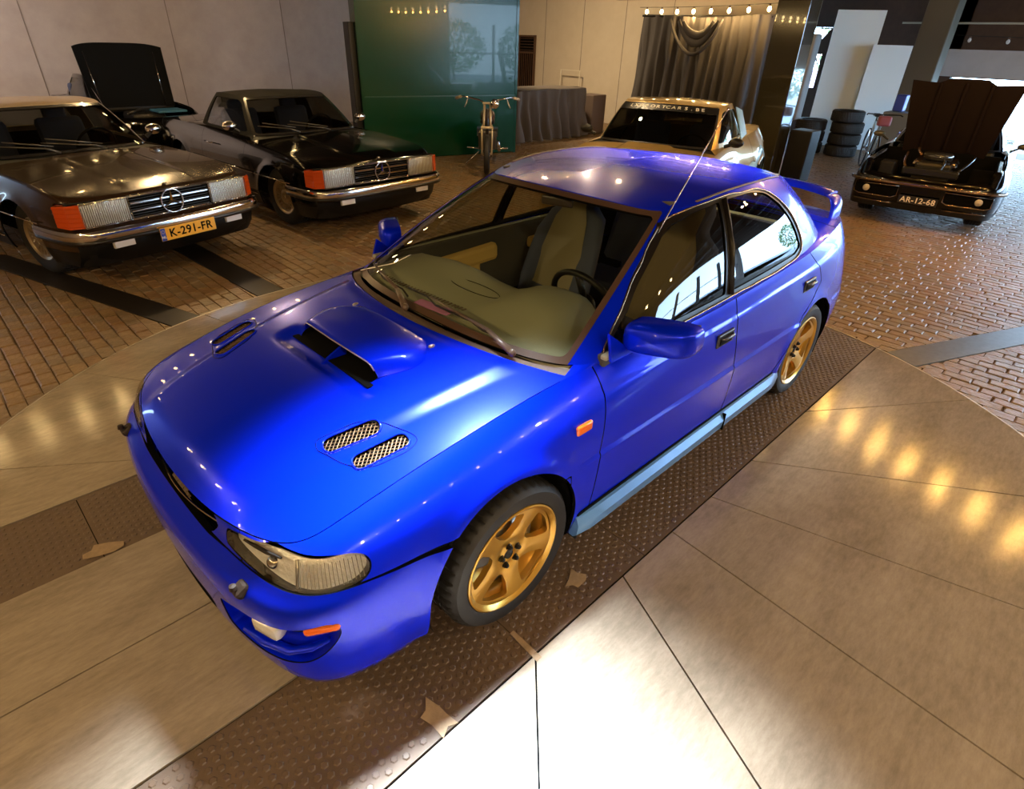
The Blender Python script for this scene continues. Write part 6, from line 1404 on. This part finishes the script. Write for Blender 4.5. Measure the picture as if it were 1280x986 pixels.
# ================================================================ motorcycle, bicycle and what stands at the far end
def motorcycle():
    T=thing('motorcycle','custom motorcycle with high chrome handlebar and long fork, before the green container','motorcycle',(-4.48,-5.62,0),math.radians(47)); T.scale=(1.04,1.04,1.04)
    IV=mat('ivory_fork',(.50,.42,.30),.3,metal=.5); DK=mat('bike_dark',(.012,.010,.009),.35,coat=.5)
    # local +x is forwards; front wheel centre
    fx,fz,r=.0,.30,.29
    w=MB(); w.lathe([(r-.075,.03),(r-.03,.045),(r,.02),(r,-.02),(r-.03,-.045),(r-.075,-.03)],48,(fx,0,fz),'Y',closed=True); fw=w.build('front_wheel',TYRE,T,True)
    w=MB(); w.lathe([(r-.075,.022),(r-.062,.022),(r-.062,-.022),(r-.075,-.022)],48,(fx,0,fz),'Y',closed=True); w.lathe([(.0001,.06),(.03,.06),(.035,0),(.03,-.06),(.0001,-.06)],16,(fx,0,fz),'Y')
    for k in range(20): a=2*PI*k/20; w.tube([(fx+.03*math.cos(a),.03*(1 if k%2 else -1),fz+.03*math.sin(a)),(fx+(r-.07)*math.cos(a+.25),0,fz+(r-.07)*math.sin(a+.25))],.0035,4,cap=False)
    w.build('wheel_spokes',CHR,fw,True)
    rx=-1.55
    w=MB(); w.lathe([(.20,.06),(.27,.08),(.31,.04),(.31,-.04),(.27,-.08),(.20,-.06)],40,(rx,0,.31),'Y',closed=True); w.lathe([(.0001,.05),(.2,.04),(.2,-.04),(.0001,-.05)],24,(rx,0,.31),'Y'); w.build('rear_wheel',TYRE,T,True)
    for s in (1,-1):
        b=MB(); b.tube([(fx+.02,.075*s,fz),(-.16,.080*s,.66),(-.20,.070*s,.70)],.014,8); b.build('fork_leg',IV,T,True)
        b=MB(); b.tube([(-.16,.055*s,.66),(-.33,.045*s,1.0)],.017,8); b.build('upper_tube',IV,T,True)
        b=MB(); b.tube([(-.34,.05*s,1.0),(-.36,.12*s,1.04),(-.42,.36*s,1.08),(-.50,.42*s,1.07)],.011,8); b.build('handlebar',CHR,T,True)
        b=MB(); b.tube([(-.50,.42*s,1.07),(-.60,.50*s,1.04)],.022,8); b.build('hand_grip',IV,T,True)
        b=MB(); b.tube([(-.44,.31*s,1.05),(-.40,.33*s,.99),(-.42,.36*s,.93)],.008,6); b.build('brake_lever',IV,T,True)
        b=MB(); b.tube([(-.75,.10*s,.28),(-.72,.34*s,.30)],.014,6); b.build('foot_peg',CHR,T,True)
    for c_,d_ in (((-.17,0,.67),(.06,.20,.035)),((-.33,0,1.0),(.06,.15,.03))): b=MB(); b.box(c_,d_,None,.01); b.build('fork_yoke',IV,T)
    b=MB(); b.lathe([(.0001,.06),(.05,.055),(.07,.03),(.072,-.02),(.05,-.07),(.0001,-.08)],20,(-.26,.11,1.0),'X'); b.build('headlamp',CHR,T,True)
    b=MB(); b.sphere((-.58,0,.80),.20,20,10,(1.3,.62,.55)); b.build('fuel_tank',mat('tank_maroon',(.05,.012,.010),.2,coat=1),T,True)
    b=MB(); b.box((-.70,0,.44),(.36,.30,.30),None,.04)
    for k in range(6): b.box((-.66,0,.50+k*.022),(.26,.34,.008))
    b.build('engine',mat('engine_alloy',(.10,.09,.08),.35,metal=.9),T)
    b=MB(); b.tube([(-.30,0,.92),(-.42,0,.55),(-.55,0,.24),(-1.0,0,.24),(-1.5,0,.31)],.022,8); b.tube([(-.33,0,.86),(-.85,0,.66),(-1.2,0,.52),(-1.5,0,.31)],.020,8); b.build('frame_tube',DK,T,True)
    b=MB(); b.tube([(-.70,.17,.40),(-.9,.2,.24),(-1.6,.22,.26)],.03,8); b.build('exhaust_pipe',CHR,T,True)
    b=MB(); b.box((-1.02,0,.70),(.40,.24,.07),Matrix.Rotation(.15,3,'Y'),.03); b.build('saddle',BLK,T)
    b=MB(); b.tube([(-.65,-.14,.25),(-.72,-.34,.06),(-.74,-.36,.02)],.010,6); b.build('side_stand',CHR,T,True)
    return T
def bicycle():
    T=thing('bicycle','pale bicycle leaning behind the left wing of the muscle car','bicycle',(-10.25,-1.55,0),math.radians(25))
    FR=mat('bike_frame',(.45,.60,.72),.25,metal=.3,coat=1)
    for x in (0,-1.0):
        w=MB(); w.tube([(x+.33*math.cos(a),0,.34+.33*math.sin(a)) for a in np.linspace(0,2*PI,49)[:-1]],.016,6,closed=True); fw=w.build('wheel',TYRE,T,True)
        w=MB()
        for k in range(18): a=2*PI*k/18; w.tube([(x,.02*(1 if k%2 else -1),.34),(x+.32*math.cos(a),0,.34+.32*math.sin(a))],.002,3,cap=False)
        w.tube([(x,-.05,.34),(x,.05,.34)],.02,8); w.build('wheel_spokes',CHR,fw)
    b=MB(); bb=(-.58,0,.30); hd=(-.18,0,.86); st=(-.74,0,.84)
    for p,q in ((bb,hd),(bb,st),(st,hd),(bb,(-1,0,.34)),(st,(-1,0,.34))): b.tube([p,q],.015,8)
    b.build('bike_frame',FR,T,True)
    b=MB(); b.tube([hd,(0,0,.34)],.014,8); b.tube([(-.18,0,.86),(-.20,0,.98)],.012,8); b.build('front_fork',FR,T,True)
    b=MB(); b.tube([(-.06,-.28,.98),(-.16,-.26,.99),(-.20,0,.98),(-.16,.26,.99),(-.06,.28,.98)],.011,8); b.build('handlebar',BLK,T,True)
    b=MB(); b.box((-.76,0,.93),(.24,.12,.05),None,.02); b.tube([st,(-.76,0,.92)],.013,8); b.build('saddle',BLK,T)
    b=MB(); b.lathe([(.08,.006),(.09,.006),(.09,-.006),(.08,-.006)],24,(-.58,.03,.30),'Y',closed=True); b.tube([(-.58,.05,.30),(-.48,.05,.18),(-.48,.12,.18)],.008,6); b.build('crank',CHR,T,True)
    b=MB(); b.box((.05,0,.90),(.18,.20,.16),None,.03); b.build('front_bag',mat('bag_red',(.30,.08,.10),.6),T)
    return T
def far_things():
    b=MB(); b.box((-12.3,-1.90,1.08),(.22,.18,.30),None,.02); q=MB()
    T=thing('blue_canister','small blue canister on a grey stand by the far pillar','canister',(0,0,0)); b.build('canister_body',mat('blue_can',(.03,.07,.40),.4),T)
    q.box((-12.3,-1.85,.46),(.5,.5,.92),None,.02); q.build('stand',mat('grey_stand',(.18,.19,.18),.6),T)
    # open orange bodied cart with pale slats and a wire frame
    T=thing('garden_cart','orange cart body with pale slats and thin wire frame, right of the glossy column','cart',(-12.9,-4.75,0),math.radians(8))
    b=MB(); b.box((0,0,.62),(.9,.9,.34),None,.04); b.build('cart_body',mat('orange_body',(.50,.25,.05),.4,coat=.4),T)
    for k in range(3): q=MB(); q.box((.1,0,.88+k*.085),(.95,1.0,.035),Matrix.Rotation(.06*k,3,'X'),.01); q.build('cart_slat',mat('pale_slat',(.72,.74,.78),.35),T)
    for y0,z0,y1,z1 in ((-.4,.35,.15,.25),(.15,.25,-.35,.12),(-.35,.12,.2,.10),(.25,.3,.55,1.15),(.55,1.15,.62,.4)):
        q=MB(); q.tube([(.5,y0,z0),(.5,y1,z1)],.014,6); q.build('wire_rod',mat('pale_wire',(.6,.55,.45),.5),T,True)
    for s in (1,-1):
        q=MB(); q.lathe([(.10,.04),(.16,.05),(.19,.0),(.16,-.05),(.10,-.04)],24,(.1,.42*s,.19),'Y',closed=True); q.lathe([(.0001,.03),(.1,.03),(.1,-.03),(.0001,-.03)],16,(.1,.42*s,.19),'Y'); q.build('cart_wheel',TYRE,T,True)
    q=MB(); q.box((0,.05,.30),(.8,.7,.3),None,.03); q.build('cart_frame',BLK,T)
    # outdoors
    b=MB(); b.box((-24,0,-.12),(18,60,.1)); tag(b.build('outside_ground',mat('outside_paving',(.42,.40,.36),.8,noise=(3,(.50,.48,.44),.3,.7))),kind='structure')
    b=MB(); b.box((-6,16.2,-.12),(40,14.2,.1)); tag(b.build('yard_ground',mat('outside_paving',(.42,.40,.36),.8)),kind='structure')
    T=thing('red_car','dark red car parked outside, seen through the window beside the glossy column','car',(-18.6,-6.6,0),math.radians(70))
    RD=mat('red_paint',(.30,.015,.02),.25,coat=1); b=MB(); 
    prof=[(2.0,.35),(2.05,.62),(1.9,.80),(.9,.95),(.35,1.38),(-1.0,1.42),(-1.7,1.05),(-2.05,.98),(-2.1,.4)]
    V=[]; ys=[(-.85,0),(-.80,1),(-.60,1),(.60,1),(.80,1),(.85,0)]
    lay=[(-.86,.0),(-.80,.35),(-.62,1),(.62,1),(.80,.35),(.86,0)]
    for (y,k) in lay:
        for (x,z) in prof: V.append((x*(.97 if k<.2 else 1),y,z if z<1.0 else (.98+(z-.98)*k)))
    m_=len(prof); b.add(V,[(i*m_+j,i*m_+j+1,(i+1)*m_+j+1,(i+1)*m_+j) for i in range(5) for j in range(m_-1)]+[tuple(range(m_)),tuple(range(5*m_,6*m_))]); b.build('car_body',RD,T)
    for s in (1,-1):
        q=MB(); q.add([(.72,.71*s,1.0),(.30,.66*s,1.34),(-.95,.66*s,1.37),(-1.45,.71*s,1.05)],[(0,1,2,3)]); q.build('side_window',mat('pale_window',(.55,.60,.62),.1,coat=1),T)
        for x in (1.35,-1.3): q=MB(); q.lathe([(.2,.10),(.32,.08),(.33,-.1),(.2,-.1)],28,(x,.78*s,.33),'Y',closed=True); q.lathe([(.0001,.06),(.2,.06)],20,(x,.78*s,.33),'Y'); q.build('wheel',TYRE,T,True)
    # bushes: every one a crown of leaf cards round a stem
    def bush(cx_,cy_,r,h,n,m1,lb,seed,grp):
        R=random.Random(seed); T=thing('flowering_bush',lb,'bush',(cx_,cy_,0),0,grp); b=MB(); V=b.V;Fc=b.F
        for k in range(n):
            th=R.uniform(0,2*PI); ph=math.acos(R.uniform(-1,1)); q=R.uniform(.55,1)**.5
            p=Vector((r*q*math.sin(ph)*math.cos(th),r*q*math.sin(ph)*math.sin(th),h*.55+h*.45*q*math.cos(ph)))
            u=Vector((R.gauss(0,1),R.gauss(0,1),R.gauss(0,1))).normalized(); v=u.orthogonal().normalized(); s=R.uniform(.06,.12); i=len(V)
            V+= [tuple(p-u*s),tuple(p+v*s*.5),tuple(p+u*s),tuple(p-v*s*.5)]; Fc.append((i,i+1,i+2,i+3))
        o=b.build('leaves',m1,T); o['kind']='stuff'; q=MB(); q.tube([(0,0,-.07),(.05,0,h*.5)],.05,8)
        for k in range(7): a=k*.9; q.tube([(.03,0,h*.25),(r*.6*math.cos(a),r*.6*math.sin(a),h*.75)],.018,5)
        q.build('stem',WOOD,T,True)
    L1=mat('leaf_light',(.20,.34,.10),.6); L2=mat('leaf_pink',(.45,.16,.14),.6); L3=mat('leaf_dark',(.10,.20,.06),.6)
    bush(-21.5,-9.4,1.5,2.6,1500,L2,'pinkish bush outside, behind the red car',1,'bushes outside')
    bush(-22.5,-5.9,1.4,2.4,1500,L2,'pinkish bush outside, right of the one behind the red car',2,'bushes outside')
    bush(-26.5,-9.0,2.2,4.6,1800,L1,'tall light green tree outside the small window','x' and 3,'bushes outside')
    for k,(x,y) in enumerate(((-21,0.4),(-22,3.9),(-21.5,7.4))):
        bush(x,y,1.5,2.6,1500,(L1,L3,L1)[k],('light green bush outside the doorway, nearest the raised bonnet','dark green bush outside the doorway, second from the raised bonnet','light green bush outside the doorway, farthest from the raised bonnet')[k],10+k,'bushes outside')
    for k,(x,y) in enumerate(((-13,15.5),(-9,16))): bush(x,y,1.7,2.8,1500,(L3,L1)[k],('dark green bush in the side yard, by the far end','light green bush in the side yard, nearer the hall front')[k],20+k,'bushes outside')
motorcycle(); bicycle(); far_things()
blue_car(); roadsters(); race_car(); muscle_car(); parked_small_car()
for i,(loc,aim,en,colr,sz) in enumerate(FLOODS):
    names=['above the bonnet of the blue car','above the near edge of the turntable beside the blue car','above the front right of the turntable','above the rear seats of the blue car','nearest the camera above the floor slabs','above the gap before the two roadsters','above the space before the green container','above the rear of the blue car','above the draped crates','above the brown roadster by the wall','above the black roadster by the wall']
    t=thing('ceiling_flood_lamp','round black ceiling flood lamp '+names[i],'lamp',(loc[0],loc[1],loc[2]+.03))
    b=MB(); b.lathe([(.0001,.16),(sz*.35,.16),(sz*.62,.10),(sz*.66,.0),(sz*.62,.0),(sz*.58,.09),(.0001,.10)],28); b.build('lamp_housing', BLK, t, True)
    b=MB(); b.tube([(0,0,.16),(0,0,.30)],.012,8); b.build('lamp_stem', BLK, t)
    l=lamp('AREA','flood_light',(0,0,-.005),en,colr,sz); l.parent=t
    d=(Vector(aim)-Vector(loc)); l.rotation_euler=d.to_track_quat('-Z','Y').to_euler()
    if i==0: l.data.spread=math.radians(40)
    if i==[q[0] for q in FLOODS].index((-1.0,.0,3.2)): l.data.spread=math.radians(54)
